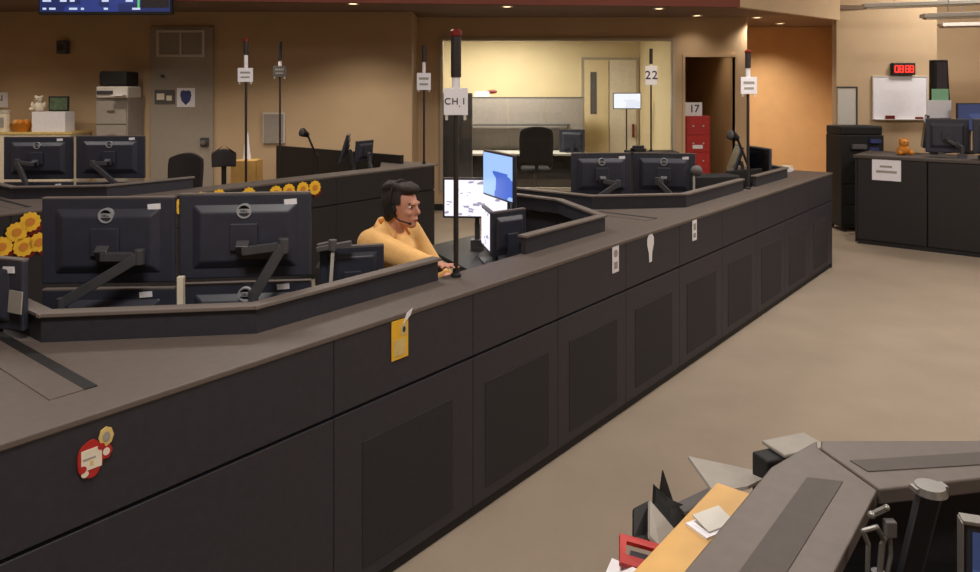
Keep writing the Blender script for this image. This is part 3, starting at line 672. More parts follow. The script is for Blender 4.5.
p = at(224, 163, 8.9); chair((p.x, p.y, 0), R_(200), 'small dark office chair right of the grey door', bw=.30, bh=.22, zb=1.03)
p = at(535, 143, 13.0); chair((p.x, p.y-.1, 0), R_(0), 'dark high-back office chair in the room behind the glass', bw=.60, bh=.62, zs=.5, zb=.94)

# ================================================================== OFFICE BEHIND THE GLASS
t = thing('cubicle_partition', 'grey fabric cubicle partition in the room behind the glass', 'partition', (at(527, 110, 14.0).x, 14.0, 0))
pw = 113*14/F; z1 = at(0, 97, 14).z
for i in range(3):
    MB().box(-pw/2+i*pw/3+.004, -pw/2+(i+1)*pw/3-.004, -.03, .03, .04, z1-.02).build('fabric_panel', 'grey_panel', t, .006)
MB().box(-pw/2, pw/2, -.035, .035, z1-.02, z1).build('top_rail', 'dark_grey', t); MB().box(-pw/2, pw/2, -.03, .03, .0, .04).build('kick_rail', 'dark_grey', t)
t = thing('office_desk', 'pale desk with hutch in the room behind the glass', 'desk', (at(527, 160, 13.6).x, 13.55, 0))
MB().box(-pw/2, pw/2, -.4, .38, .70, .74).build('desk_top', 'metal_white', t, .004)
for s in (-1, 1): MB().box(s*(pw/2-.03)-.02, s*(pw/2-.03)+.02, -.38, .36, 0, .70).build('side_panel', 'grey_panel', t)
MB().box(-pw/2+.05, pw/2-.05, .34, .36, .2, .70).build('modesty_panel', 'dark_grey', t)
zs = at(0, 124, 13.8).z
sh = MB().box(-pw/2, pw/2*.75, .12, .38, zs-.03, zs).build('shelf', 'dark_grey', t)
for s in (-pw/2+.02, pw/2*.75-.02): MB().box(s-.015, s+.015, .14, .38, .7401, zs-.0301).build('shelf_bracket', 'grey_panel', sh)
monitor('computer_monitor', 'dark monitor on the desk behind the glass', Vector((at(572, 142, 13.4).x, 13.4, at(0, 141, 13.4).z)), R_(-10), w=.46, h=.42, arm=None, logo=False, sticker=None, zb=.74)
t = thing('grey_locker', 'tall dark grey locker at the left inside the window', 'locker', (at(457, 120, 11.9).x, 11.95, 0))
zt = at(0, 93, 11.8).z
MB().box(-.245, .245, -.16, .16, 0, zt).build('body', 'dark_grey', t, .004)
for s in (-1, 1): dd = MB().box(s*.12-.115, s*.12+.115, -.172, -.161, .05, zt-.02).build('door', 'dark_grey', t, .003); MB().box(s*.03-.006, s*.03+.006, -.185, -.1721, 1.0, 1.12).build('handle', 'steel', dd)
t = thing('paper_bundle', 'white paper bundle with a brown top beside the CH. 1 sign', 'papers', (at(483, 97, 13.9).x, 14.0, z1))
MB().box(-.16, .12, -.03, .03, .0, .10).build('sheets', 'paper', t, .01); MB().ball((.17, 0, .10), (.10, .03, .04)).build('brown_cap', 'red_lamp', t)
# double door in the rear wall of the office
d = bpy.data.objects.new('door_2', None); COL.objects.link(d); struct(d)
a0, a1, a2 = at(584, 0, YO-.03).x, at(609, 0, YO-.03).x, at(636, 0, YO-.03).x; zt = at(0, 60, YO).z
for (x0, x1) in ((a0, a1-.01), (a1+.01, a2)):
    lf = MB().box(x0, x1, YO-.045, YO-.002, .01, zt).build('door_leaf', 'cream' if x0 > a0 else 'wall_office', d, .004)
    if x0 == a0:
        c = at(593.5, 93, YO-.05); hh = 21*YO/F
        MB().box(c.x-.06, c.x+.06, YO-.052, YO-.0451, c.z-hh, c.z+hh).build('vision_pane', 'dark_grey', lf)
    else:
        c = at(633, 131, YO-.05); MB().box(c.x-.02, c.x+.02, YO-.09, YO-.0451, c.z-.12, c.z+.14).build('pull_handle', 'red_lamp', lf)
MB().box(a0-.05, a0-.002, YO-.05, YO-.002, 0, zt+.05).box(a2+.002, a2+.05, YO-.05, YO-.002, 0, zt+.05).box(a0-.002, a2+.002, YO-.05, YO-.002, zt+.002, zt+.05).build('door_frame', 'aluminium', d)
monitor('computer_monitor', 'lit white screen on a tall slim stand behind the glass', Vector((at(627, 101, 13.2).x, 13.2, at(0, 101, 13.2).z)), PI, w=.50, h=.29, arm=None, logo=False, sticker=None, zb=0, screen='scr_page', slim=True)

# ================================================================== RIGHT SIDE
# red cabinet in the doorway
p = at(698, 150, 11.75); zt = at(0, 116, 11.75).z
t = thing('red_cabinet', 'red cabinet standing in the dark doorway', 'cabinet', (p.x, 11.85, 0)); hw = 12.5*11.75/F
MB().box(-hw, hw, -.1, .18, 0, zt).build('body', 'red', t, .01)
for i in range(5):
    dr = MB().box(-hw+.015, hw-.015, -.112, -.1001, .06+i*(zt-.08)/5, .045+(i+1)*(zt-.08)/5).build('drawer', 'red', t, .004)
    for s in (-1, 1): MB().cone((s*hw*.4, -.112, (i+.5)*(zt-.08)/5+.06), (s*hw*.4, -.13, (i+.5)*(zt-.08)/5+.06), .013, n=10).build('knob', 'metal_white', dr)
z = at(0, 147, 11.7).z; MB().box(-.09, .07, -.122, -.1125, z-.03, z+.03).build('name_plate', 'paper', t)
t = thing('paper_sign', 'white paper sign reading 17 standing on the red cabinet', 'sign', (at(695, 115, 11.72).x, 11.8, zt)); 
MB().box(-.135, .135, -.004, .004, .0, .215).build('sheet', 'paper', t); text_mesh('sign_numeral', '1', .17, 'ink', t, (-.03, -.005, .11)); text_mesh('sign_numeral', '7', .17, 'ink', t, (.05, -.005, .11)); MB().box(-.12, .12, .004, .06, 0, .006).build('foot', 'metal_white', t)
# far right desk: front runs perpendicular to the console rows
FR = atz(855, 243, 0.0); AR = math.atan2(-D1.x, D1.y)       # along (.779,-.627)
t = thing('reception_desk', 'black panelled desk at the far right with a white notice', 'desk', (FR.x, FR.y, 0), AR); HR = 1.08
for i in range(4): MB().box(.02+i*.75, .02+(i+1)*.75-.006, 0, .03, .05, HR-.042).build('front_panel', 'desk_black', t, .012)
MB().box(.0, .0195, .0, .75, .02, HR-.042).build('side_panel', 'desk_black', t, .006); MB().box(.03, 3.0, .012, .03, 0, .049).build('kick_plate', 'kick', t)
MB().box(-.02, 3.05, -.02, .8, HR-.04, HR).build('desk_top', 'worktop_insert', t, .008); MB().box(.04, 3.0, .72, .75, .0, HR-.042).build('back_panel', 'desk_black', t)
def rd(s, v, z=HR): q = Matrix.Rotation(AR, 4, 'Z') @ Vector((s, v, 0)); return Vector((FR.x+q.x, FR.y+q.y, z))
t = thing('paper_notice', 'white paper notice on the front of the far right desk', 'paper', rd(.345, -.003, at(0, 170, 8.85).z), AR)
MB().box(-.155, .155, -.004, -.0005, -.125, .125).build('sheet', 'paper', t); MB().box(-.07, .06, -.0055, -.0041, .03, .055).box(-.11, .11, -.0055, -.0041, -.035, -.005).build('print', 'folder_grey', t)
monitor('computer_monitor', 'black monitor back on the far right desk under the white sheets', rd(.92, .35, 1.33), AR+R_(12), w=.44, h=.40, arm=((.1, -.1), (.14, -.02)), zb=HR, logo=False, sticker=None)
monitor('computer_monitor', 'large black monitor back at the right edge of the far desk', rd(1.45, .33, 1.34), AR+R_(20), w=.56, h=.40, arm=((-.1, -.08), (-.2, 0)), zb=HR, logo=False, sticker=(.3, -.35))
MATS['scr_dim'] = screen_mat('scr_dim', (60, 76, 120), (80, 100, 150), .5, (4, 6))
monitor('computer_monitor', 'bluish lit monitor above the others at the right edge', Vector((at(975, 118, 9.0).x, 9.0, at(0, 117, 9.0).z)), PI+R_(10), w=.52, h=.34, arm=((.0, -.1), (0, .02)), zb=HR, logo=False, sticker=None, screen='scr_dim')
monitor('computer_monitor', 'black monitor seen edge-on on the far right desk', Vector((at(925, 130, 9.15).x, 9.15, 1.36)), R_(64), w=.34, h=.40, arm=((0, -.1), (0, .02)), zb=HR, logo=False, sticker=None, tilt=.12)
p = at(942, 95, 9.25); t = thing('black_tower', 'tall black speaker tower behind the white sheets', 'speaker', (p.x, 9.3, HR))
zt = at(0, 60, 9.3).z-HR; MB().add([(-.10, -.06, 0), (.13, -.06, 0), (.13, .06, 0), (-.10, .06, 0), (-.10, -.06, zt), (.07, -.06, zt), (.07, .06, zt), (-.10, .06, zt)], [(3,2,1,0), (4,5,6,7), (0,1,5,4), (1,2,6,5), (2,3,7,6), (3,0,4,7)]).build('cabinet', 'rubber', t, .008)
MB().box(-.075, .055, -.066, -.061, .5, zt-.03).build('grille', 'ink', t)
p = at(942, 107, 9.1); t = thing('paper_sheets', 'white sheets with a mint green one clipped above the far desk', 'papers', (p.x, 9.16, HR))
z = at(0, 118, 9.15).z-HR
MB().cone((0, .012, 0), (0, .012, z+.24), .008).box(-.06, .06, -.04, .06, 0, .01).build('holder', 'steel', t); MB().box(-.15, .15, -.004, .003, z, z+.22).build('white_sheet', 'paper', t); MB().box(-.09, .12, .0031, .004, z+.18, z+.36).build('mint_sheet', 'mint', t)
t = thing('toy_figure', 'small orange plush toy on the far right desk', 'toy', (at(888, 145, 9.35).x, 9.0, HR))
b = MB().ball((0, 0, .06), (.075, .06, .06)).ball((0, -.01, .145), (.055, .05, .05)).ball((-.04, 0, .19), (.018, .014, .02)).ball((.04, 0, .19), (.018, .014, .02)).ball((-.07, -.04, .03), (.03, .045, .03)).ball((.07, -.04, .03), (.03, .045, .03)); b.build('body', 'orange', t, smooth=True)
MB().ball((-.02, -.056, .155), (.008, .006, .008)).ball((.02, -.056, .155), (.008, .006, .008)).build('eyes', 'ink', t)
# whiteboard, red clock, flip board, equipment rack
p = at(900, 98, 10.38); t = thing('whiteboard', 'large whiteboard on the right wall below the red clock', 'whiteboard', p); ww = 53*10.38/F/2; wh_ = 42*10.38/F/2
MB().box(-ww, ww, -.0, .018, -wh_, wh_).build('board', 'paper', t); fb = MB().box(-ww-.015, ww+.015, -.006, .018, wh_, wh_+.015).box(-ww-.015, ww+.015, -.006, .018, -wh_-.015, -wh_).box(-ww-.015, -ww, -.006, .018, -wh_, wh_).box(ww, ww+.015, -.006, .018, -wh_, wh_).build('frame', 'metal_white', t)
tr = MB().box(-ww, ww, -.06, -.0061, -wh_-.012, -wh_).build('pen_tray', 'metal_white', t); MB().box(-.22, -.10, -.05, -.02, -wh_, -wh_+.05).box(.2, .3, -.05, -.02, -wh_, -wh_+.03).build('eraser', 'red_lamp', tr)
p = at(903, 69, 10.36); t = thing('led_clock', 'black digital clock with red numerals above the whiteboard', 'clock', p)
MB().box(-.16, .16, -.03, .038, -.085, .085).build('case', 'rubber', t, .008)
seg = MB(); dg = {'0': 'abcdef', '8': 'abcdefg', '1': 'bc', '3': 'abcdg', '5': 'afgcd'}
def digit(mb, x, ch, w_=.045, h_=.09, k=.012):
    S7 = {'a': (0, h_/2, w_, k), 'g': (0, 0, w_, k), 'd': (0, -h_/2, w_, k), 'f': (-w_/2, h_/4, k, h_/2), 'b': (w_/2, h_/4, k, h_/2), 'e': (-w_/2, -h_/4, k, h_/2), 'c': (w_/2, -h_/4, k, h_/2)}
    for c in dg[ch]: a = S7[c]; mb.cbox((x+a[0], -.033, a[1]), (a[2], .005, a[3]))
for x, ch in zip((-.105, -.04, .04, .105), '0888'): seg = MB(); digit(seg, x, ch); seg.build('led_digit', 'led_red', t)
p = at(847, 107, 10.36); t = thing('flip_board', 'small white board with a dark frame beside the alcove', 'whiteboard', p)
bw_, bh_ = 9*10.36/F, 19*10.36/F
MB().box(-bw_, bw_, 0, .02, -bh_, bh_).build('board', 'metal_white', t); MB().box(-bw_-.01, bw_+.02, -.008, .02, bh_, bh_+.02).box(bw_, bw_+.02, -.008, .02, -bh_, bh_).build('frame', 'ink', t)
p = at(857, 160, 9.9); t = thing('equipment_rack', 'black copier stand between the alcove and the far desk', 'equipment', (p.x, 9.95, 0))
zt = at(0, 126, 9.8).z; hw = 21*9.9/F
MB().box(-hw, hw, -.2, .25, .06, zt-.12).build('body', 'rubber', t, .01); MB().box(-hw, hw*.98, -.18, .25, zt-.119, zt).build('scanner_lid', 'rubber', t, .02)
for i in range(3): 
    dr = MB().box(-hw+.02, hw-.02, -.215, -.2001, .1+i*.27, .35+i*.27).build('paper_drawer', 'rubber', t, .006); MB().box(-.08, .08, -.228, -.2151, .28+i*.27, .31+i*.27).build('handle', 'dark_grey', dr)
MB().box(.08, .22, -.25, -.2001, zt-.22, zt-.17).box(.08, .2, -.23, -.2001, zt-.32, zt-.28).build('output_sheets', 'blue', t); MB().box(-.16, .03, -.26, -.2001, zt-.30, zt-.24).build('control_panel', 'dark_grey', t, .006)
for sx in (-1, 1):
    for sy in (-.14, .19): MB().cone((sx*(hw-.06)-.015, sy, .03), (sx*(hw-.06)+.015, sy, .03), .03, n=12).build('caster', 'ink', t)
# white stack on the far end
t = thing('paper_stack', 'small white stack on the far end of the front worktop', 'papers', (*(uv(B0+2*PER-.03, .42).xy), HT), A1); MB().box(-.07, .07, -.05, .05, 0, .03).build('lower_sheets', 'paper', t); MB().box(-.06, .06, -.045, .05, .031, .055).build('upper_sheets', 'cream', t)
# hanging linear fixtures at top right
def tube_light(p, q, r, label):
    p = Vector(p); q = Vector(q); t = thing('linear_fixture', label, 'ceiling light', (p+q)/2); h = (q-p)/2
    MB().bar(-h, h, .14, .05).build('housing', 'metal_white', t, .005); MB().bar(-h*.97+Vector((0, 0, -.035)), h*.97+Vector((0, 0, -.035)), .10, .018).build('diffuser', 'aluminium', t)
    for s in (-.7, .7): c = h*s; MB().cone((c.x, c.y, .026), (c.x, c.y, ZH-t.location.z), .006, n=8).build('suspension_wire', 'steel', t)
tube_light(at(862, 6, 9.6), at(1080, -2, 9.3), .03, 'long hanging light bar crossing the top right corner')
tube_light(at(922, 16, 8.9), at(1100, 10, 8.7), .03, 'second hanging light bar lower at the top right')
tube_light(at(940, 25, 10.4), at(1080, 22, 10.4), .03, 'lowest hanging light bar near the far right wall')

# ================================================================== FOREGROUND CONSOLE
G = Vector((.648, 1.708)); 
def fg(s, v): q = G + D1*s - D2*v; return (q.x, q.y)          # s along the aisle, v into the console (away from aisle)
E1 = (.813, 1.84); cn = (.842, 1.61)
t = thing('worktop', 'grey angled worktop of the console at the lower right', 'worktop', (0, 0, 0))
left_poly = [fg(-1.6, 0), fg(0, 0), E1, (.842-.045, 1.80), cn, (cn[0]-D1.x*1.6, cn[1]-D1.y*1.6)]
MB().prism(left_poly, HT-.035, HT).build('aisle_board', 'worktop', t, .004)
right_poly = [(E1[0]+.004, E1[1]-.0), (E1[0]-.012, 1.80), (cn[0]+.004, cn[1]+.002), (1.099, 1.66), (2.2, 1.78), (2.2, 1.93), (1.25, 1.83)]
right_poly = [(.822, 1.838), (.803, 1.797), (.848, 1.612), (1.099, 1.66), (2.2, 1.80), (2.2, 1.98), (1.2, 1.838)]
MB().prism(right_poly, HT-.035, HT).build('diagonal_board', 'worktop', t, .004)
ins = [atz(807, 478, HT), atz(843, 482, HT)]; d = D1.to_3d()
q = [ins[0].xy, ins[1].xy, (ins[1]-d*1.4).xy, (ins[0]-d*1.4).xy]
MB().prism(q, HT-.001, HT+.002).build('cable_cover', 'worktop_insert', t)
q = [atz(850, 461, HT).xy, atz(868, 472, HT).xy, atz(980, 461, HT).xy+Vector((.6, .05)), atz(980, 448, HT).xy+Vector((.6, .05))]
MB().prism(q, HT-.001, HT+.002).build('cable_cover', 'worktop_insert', t)
# carcass below
def off(p, s, v): q = Vector(p)+D1*s-D2*v; return (q.x, q.y)
t = thing('console_carcass', 'black carcass under the lower right worktop', 'cabinet', (0, 0, 0))
MB().prism([off(fg(-1.6, 0), 0, .015), off(fg(0, 0), -.01, .015), off(fg(0, 0), -.01, .035), off(fg(-1.6, 0), 0, .035)], .0, HT-.036).build('aisle_panel', 'console', t)
MB().prism([(.80, 1.80), (1.2, 1.80), (2.2, 1.94), (2.2, 1.96), (1.2, 1.822), (.81, 1.82)], .0, HT-.036).build('diagonal_panel', 'console', t)
MB().prism([off(fg(-1.6, 0), 0, .04), off(fg(-.02, 0), 0, .04), (.815, 1.79), (1.2, 1.79), (2.2, 1.92), (2.2, .5), (.6, .5)], .68, .72).build('inner_desk', 'rubber', t)
MB().box(.9, 2.1, .6, .64, 0, .68).build('rear_panel', 'console', t); MB().box(2.1, 2.14, .6, 1.85, 0, .68).build('side_panel', 'console', t)
# monitor column
t = thing('monitor_column', 'grey steel monitor column inside the lower right console', 'column', (*atz(903, 600, .72).xy, .72))
p0 = Vector((0, 0, 0)); ptop = at(930, 490, 1.52)-t.location
MB().bar(p0, ptop, .045, .03).build('column', 'arm_metal', t, .008); MB().box(-.06, .06, -.06, .06, 0, .012).build('base_plate', 'arm_metal', t)
MB().cone(ptop+Vector((0, 0, -.004)), ptop+Vector((0, 0, .01)), .033, .028, 20).bar(ptop+Vector((-.035, 0, .002)), ptop+Vector((.035, .006, .004)), .022, .01).build('cap', 'steel', t)
t = thing('cable_clamp', 'small chrome clamp with cable loops inside the lower right console', 'clamp', (*at(878, 560, 1.38).xy, .72)); zz = at(0, 555, 1.38).z-.72
MB().box(-.05, .05, -.03, .03, 0, .02).build('base', 'arm_metal', t); MB().cone((0, 0, .02), (0, 0, zz-.03), .012).build('stem', 'arm_metal', t)
MB().tube([(-.02, 0, zz-.05), (-.018, 0, zz+.02), (-.028, 0, zz+.045), (-.005, -.005, zz+.055), (.01, 0, zz+.03), (.004, 0, zz-.04)], .0045).tube([(.0, 0, zz-.05), (.006, 0, zz+.02), (.022, 0, zz+.04), (.024, 0, zz+.0), (.014, 0, zz-.05)], .004).build('wire_loops', 'steel', t)
MB().bar((-.012, 0, zz+.075), (.016, 0, zz+.088), .008, .008).ball((-.012, 0, zz+.075), (.007, .007, .007)).ball((.016, 0, zz+.088), (.006, .006, .006)).build('thumb_screw', 'steel', t); MB().box(.012, .032, -.008, .008, zz+.035, zz+.065).build('jaw', 'dark_grey', t, .002)
p = at(1004, 560, 1.28); t = monitor('computer_monitor', 'silver edged monitor at the lower right corner', Vector((p.x, p.y, .998)), PI+R_(-18), w=.13, h=.24, arm=None, logo=False, sticker=None, zb=.72, screen='scr_dim')
MB().box(-.066, .066, -.012, .0165, -.122, -.118).box(-.068, -.064, -.012, .0165, -.12, .12).box(.064, .068, -.012, .0165, -.12, .12).box(-.066, .066, -.012, .0165, .118, .124).build('silver_frame', 'steel', t, .001).location = (0, 0, .998-.72)
# wooden rack hung on the aisle side with papers
t = thing('wooden_rack', 'light wood paper rack on the aisle side of the lower right console', 'rack', (0, 0, 0))
zr = .95
def rk(s, v): q = G + D1*s + D2*v; return (q.x, q.y)
MB().prism([rk(-1.3, .0), rk(-.05, .0), rk(-.05, .108), rk(-1.3, .108)], zr-.02, zr).build('top_board', 'wood', t, .003)
MB().prism([rk(-1.3, .0), rk(-.05, .0), rk(-.05, .02), rk(-1.3, .02)], .55, zr-.0201).build('back_board', 'wood', t)
MB().prism([rk(-1.3, .021), rk(-.05, .021), rk(-.05, .30), rk(-1.3, .30)], .66, .68).build('shelf_board', 'wood', t)
for s in (-1.3,): MB().prism([rk(s, .021), rk(s+.02, .021), rk(s+.02, .28), rk(s, .28)], .6801, zr-.0201).build('side_board', 'wood', t)
for s in (-1.2, -.15): MB().prism([rk(s, .03), rk(s+.04, .03), rk(s+.04, .07), rk(s, .07)], .0, .6599).build('leg', 'wood', t)
def sheet(name, label, cat, pts, m, th=.008, extra=None):
    """a stiff board through three or four given points, with thickness"""
    P = [Vector(p) for p in pts]; n = (P[1]-P[0]).cross(P[2]-P[0]).normalized()*th
    t = thing(name, label, cat, P[0]); P = [p-P[0] for p in P]; k = len(P)
    MB().add([tuple(p) for p in P]+[tuple(p+n) for p in P], [tuple(range(k)), tuple(range(k, 2*k))[::-1]]+[(i, (i+1) % k, k+(i+1) % k, k+i) for i in range(k)]).build('board', m, t)
    return t
t = thing('paper_cup_holder', 'white folded paper on the wooden rack', 'paper', (*atz(712, 527, zr).xy, zr), .5)
MB().box(-.045, .05, -.03, .03, 0, .006).build('lower_sheet', 'paper', t); MB().add([(-.03, -.022, .007), (.045, -.022, .007), (.045, .026, .018), (-.03, .026, .018), (-.03, -.022, .010), (.045, -.022, .010), (.045, .026, .021), (-.03, .026, .021)], [(3,2,1,0), (4,5,6,7), (0,1,5,4), (1,2,6,5), (2,3,7,6), (3,0,4,7)]).build('folded_flap', 'metal_white', t); t.name = 'folded_paper'
Yq = lambda x, y, Y: at(x, y, Y)
sheet('grey_folder', 'grey folder spread furthest back on the wooden rack', 'folder', [Yq(688, 456, 2.02), Yq(735, 466, 2.0), Yq(772, 474, 1.93), Yq(748, 486, 1.84), Yq(714, 492, 1.82)], 'folder_grey')
sheet('grey_binder', 'dark edged grey binder lying behind the wooden rack', 'binder', [Yq(676, 503, 1.80), Yq(708, 488, 1.86), Yq(712, 494, 1.80), Yq(696, 510, 1.74), Yq(684, 512, 1.72)], 'dark_grey', .012)
sheet('black_folder', 'black pointed folder standing in the wooden rack', 'folder', [Yq(662, 470, 1.80), Yq(672, 500, 1.78), Yq(697, 510, 1.78), Yq(677, 532, 1.72), Yq(652, 505, 1.76), Yq(653, 484, 1.78), Yq(659, 492, 1.79)], 'rubber')
sheet('grey_folder', 'grey triangular folder leaning in front of the black one', 'folder', [Yq(650, 500, 1.70), Yq(678, 533, 1.66), Yq(660, 546, 1.60), Yq(650, 536, 1.62)], 'folder_grey')
sheet('black_binder', 'black binder between the red tray and the grey folder', 'binder', [Yq(634, 508, 1.70), Yq(650, 500, 1.72), Yq(650, 534, 1.66), Yq(658, 542, 1.62), Yq(634, 537, 1.62)], 'rubber', .014)
# red tray with a window
A_, B_, C_, D_ = Yq(620, 533, 1.60), Yq(664, 545, 1.60), Yq(652, 572, 1.52), Yq(620, 562, 1.50)
t = thing('red_file_tray', 'red plastic file tray at the near end of the wooden rack', 'tray', A_)
def lerp2(a, b_): p = A_.lerp(B_, a); q = D_.lerp(C_, a); return p.lerp(q, b_)-A_
n = (B_-A_).cross(D_-A_).normalized()*.008
b = MB()
for (s0, s1, q0, q1) in ((0, 1, 0, .22), (0, 1, .68, 1), (0, .16, .22, .68), (.85, 1, .22, .68)):
    c = [lerp2(s0, q0), lerp2(s1, q0), lerp2(s1, q1), lerp2(s0, q1)]
    b.add([tuple(p) for p in c]+[tuple(p+n) for p in c], [(0, 1, 2, 3), (7, 6, 5, 4), (0, 4, 5, 1), (1, 5, 6, 2), (2, 6, 7, 3), (3, 7, 4, 0)])
b.build('frame', 'red', t)
c = [lerp2(.3, .3), lerp2(.85, .3), lerp2(.85, .62), lerp2(.3, .62)]; m_ = n*1.5
MB().add([tuple(p+m_) for p in c]+[tuple(p+m_*2) for p in c], [(0, 1, 2, 3), (7, 6, 5, 4), (0, 4, 5, 1), (1, 5, 6, 2), (2, 6, 7, 3), (3, 7, 4, 0)]).build('dark_insert', 'ink', t)
sheet('white_sheet', 'white sheet at the bottom edge left of the red tray', 'paper', [Yq(604, 576, 1.5), Yq(612, 558, 1.53), Yq(640, 570, 1.50), Yq(642, 582, 1.47)], 'paper', .004)
# dark box and grey tray behind the corner
p = atz(785, 462, .96); t = thing('waste_bin', 'slim black bin with a grey lid behind the worktop corner', 'bin', (p.x+.03, p.y+.12, 0), R_(20))
MB().box(-.06, .08, -.03, .03, 0, .925).build('body', 'rubber', t, .006); MB().box(-.01, .13, -.035, .05, .926, .936).build('lid', 'folder_grey', t, .003)

# ================================================================== THE PERSON
def remesh(mb, name, m, parent, vox=.009, smooth=4):
    me = mb.mesh(name); o = bpy.data.objects.new(name+'_tmp', me); COL.objects.link(o)
    r = o.modifiers.new('r', 'REMESH'); r.mode = 'VOXEL'; r.voxel_size = vox; r.use_smooth_shade = True
    s = o.modifiers.new('s', 'SMOOTH'); s.factor = .5; s.iterations = smooth
    dg_ = bpy.context.evaluated_depsgraph_get(); me2 = bpy.data.meshes.new_from_object(o.evaluated_get(dg_)); bpy.data.objects.remove(o)
    for p in me2.polygons: p.use_smooth = True
    me2.name = name; return link(name, me2, m, parent)
def cap(mb, p, q, r0, r1, n=14):
    mb.cone(p, q, r0, r1, n); mb.ball(p, (r0,)*3, n, 8); mb.ball(q, (r1,)*3, n, 8)
HD = R_(-28)
root = at(394, 300, 4.12)
P = thing('person', 'seated person in a peach polo shirt wearing a dark headset', 'person', (root.x-.06, 4.12, 0), HD)
inv = Matrix.Rotation(-HD, 4, 'Z')
def W(x, y, z): q = inv @ Vector((x-(root.x-.06), y-4.12, z)); return q           # world to local
SZ = .54
pel = Vector((-.02, 0, SZ+.10)); ch = Vector((.04, 0, .95)); nb = Vector((.075, 0, 1.10)); hd = Vector((.125, 0, 1.232))
sR = Vector((.05, -.175, 1.055)); sL = Vector((.05, .175, 1.055))
hand = W(*at(443, 268, 3.52)); hand.z = HT+.032
eR = W(*at(424, 262, 3.76)); eR.z = .975
wR = eR.lerp(hand, .80)
eL = Vector((.16, .27, .84)); wL = Vector((.36, .16, .80)); 
sk = MB()
# torso, neck, head
sk.ball(pel, (.14, .17, .13)); cap(sk, pel, ch, .125, .14); sk.ball(ch, (.12, .165, .15)); cap(sk, nb-Vector((.02, 0, .06)), hd+Vector((-.02, 0, -.05)), .058, .052)
sk.ball(hd+Vector((-.008, 0, .022)), (.096, .076, .100), 20, 14); sk.ball(hd+Vector((.035, 0, -.045)), (.058, .056, .070), 16, 12); sk.ball(hd+Vector((.066, 0, -.092)), (.026, .030, .024))
sk.ball(hd+Vector((.088, 0, .022)), (.014, .05, .012)); cap(sk, hd+Vector((.088, 0, .012)), hd+Vector((.108, 0, -.026)), .010, .014); sk.ball(hd+Vector((.088, 0, -.062)), (.012, .026, .008)); sk.ball(hd+Vector((.086, 0, -.074)), (.011, .022, .008))
for s in (-1, 1): sk.ball(hd+Vector((-.012, s*.076, -.008)), (.022, .010, .034)); sk.ball(hd+Vector((.06, s*.036, -.028)), (.028, .022, .022))
for s_, e_, w_ in ((sR, eR, wR), (sL, eL, wL)):
    cap(sk, s_, e_, .055, .042); cap(sk, e_, w_, .042, .029)
# legs
for s in (-1, 1):
    hip = Vector((.0, s*.09, SZ+.07)); kn = Vector((.40, s*.12, SZ+.05)); an = Vector((.36, s*.12, .09)); cap(sk, hip, kn, .085, .062); cap(sk, kn, an, .060, .042)
    cap(sk, an+Vector((-.02, 0, -.04)), an+Vector((.16, 0, -.055)), .042, .034)
# hands with five separate fingers
def make_hand(w_, tip_dir, up, side):
    d = tip_dir.normalized(); sd = d.cross(up).normalized()*side; u_ = sd.cross(d)*side
    pc = w_+d*.05
    for i in range(4): cap(sk, w_+sd*(.008*(i-1.5)), w_+d*.085+sd*(.019*(i-1.5)), .014, .0115, 10)
    for i, L in enumerate((.068, .078, .072, .056)):
        a = w_+d*.085+sd*(.0205*(i-1.5)); k1 = a+d*L*.5+u_*.006+sd*(.002*(i-1.5)); k2 = k1+d*L*.5-u_*.014+sd*(.002*(i-1.5)); cap(sk, a, k1, .0098, .0090, 10); cap(sk, k1, k2, .0088, .0078, 10)
    a = w_+d*.03-sd*.030; k1 = a+d*.032-sd*.026-u_*.004; k2 = k1+d*.034-sd*.006-u_*.006; cap(sk, w_+d*.02-sd*.012, a, .016, .013, 10); cap(sk, a, k1, .0125, .0105, 10); cap(sk, k1, k2, .0102, .0088, 10)
make_hand(wR, (hand-wR), Vector((0, 0, 1)), 1); make_hand(wL, Vector((.9, -.3, -.15)), Vector((0, 0, 1)), -1)
body = remesh(sk, 'body', 'skin', P, .0065, 3)
# shirt: torso, shoulders, sleeves to above the wrist
sh = MB()
sh.ball(pel+Vector((0, 0, .04)), (.165, .20, .12)); cap(sh, pel+Vector((0, 0, .05)), ch, .155, .158); sh.ball(ch+Vector((-.01, 0, 0)), (.145, .195, .165)); sh.ball(ch+Vector((-.05, 0, .06)), (.11, .17, .11)); cap(sh, sR, sL, .076, .076); cap(sh, nb-Vector((.03, 0, .06)), nb+Vector((-.015, 0, .0)), .085, .066)
for s_, e_, w_ in ((sR, eR, wR), (sL, eL, wL)):
    cap(sh, s_, s_.lerp(e_, .97), .078, .062); sh.cone(s_.lerp(e_, .95), e_.lerp(w_, .62), .060, .050, 16)
shirt = remesh(sh, 'shirt', 'shirt', P, .011, 5)
# collar
cb = MB(); n = 24
ring = []
for i in range(n+1):
    a = R_(40)+R_(280)*i/n; ring.append(Vector((.062+.075*math.cos(a), .078*math.sin(a), 1.105-.03*math.cos(a)*1)))
vs = []; fs = []
for p in ring:
    c = Vector((.062, 0, p.z)); o_ = (p-c).normalized(); vs += [p+Vector((0, 0, .022)), p+o_*.022-Vector((0, 0, .018)), p+o_*.027-Vector((0, 0, .014)), p+o_*.006+Vector((0, 0, .026))]
for i in range(n):
    for k_ in range(4): a = i*4+k_; b2 = i*4+(k_+1) % 4; fs.append((a, b2, b2+4, a+4))
fs += [(0, 1, 2, 3), (n*4+3, n*4+2, n*4+1, n*4)]
cb.add(vs, fs); cb.build('collar', 'shirt', shirt, smooth=True)
tr_ = MB()
for s in (-1, 1):
    hip = Vector((.0, s*.09, SZ+.07)); kn = Vector((.40, s*.12, SZ+.05)); an = Vector((.36, s*.12, .12)); cap(tr_, hip, kn, .10, .076); cap(tr_, kn, an, .074, .062)
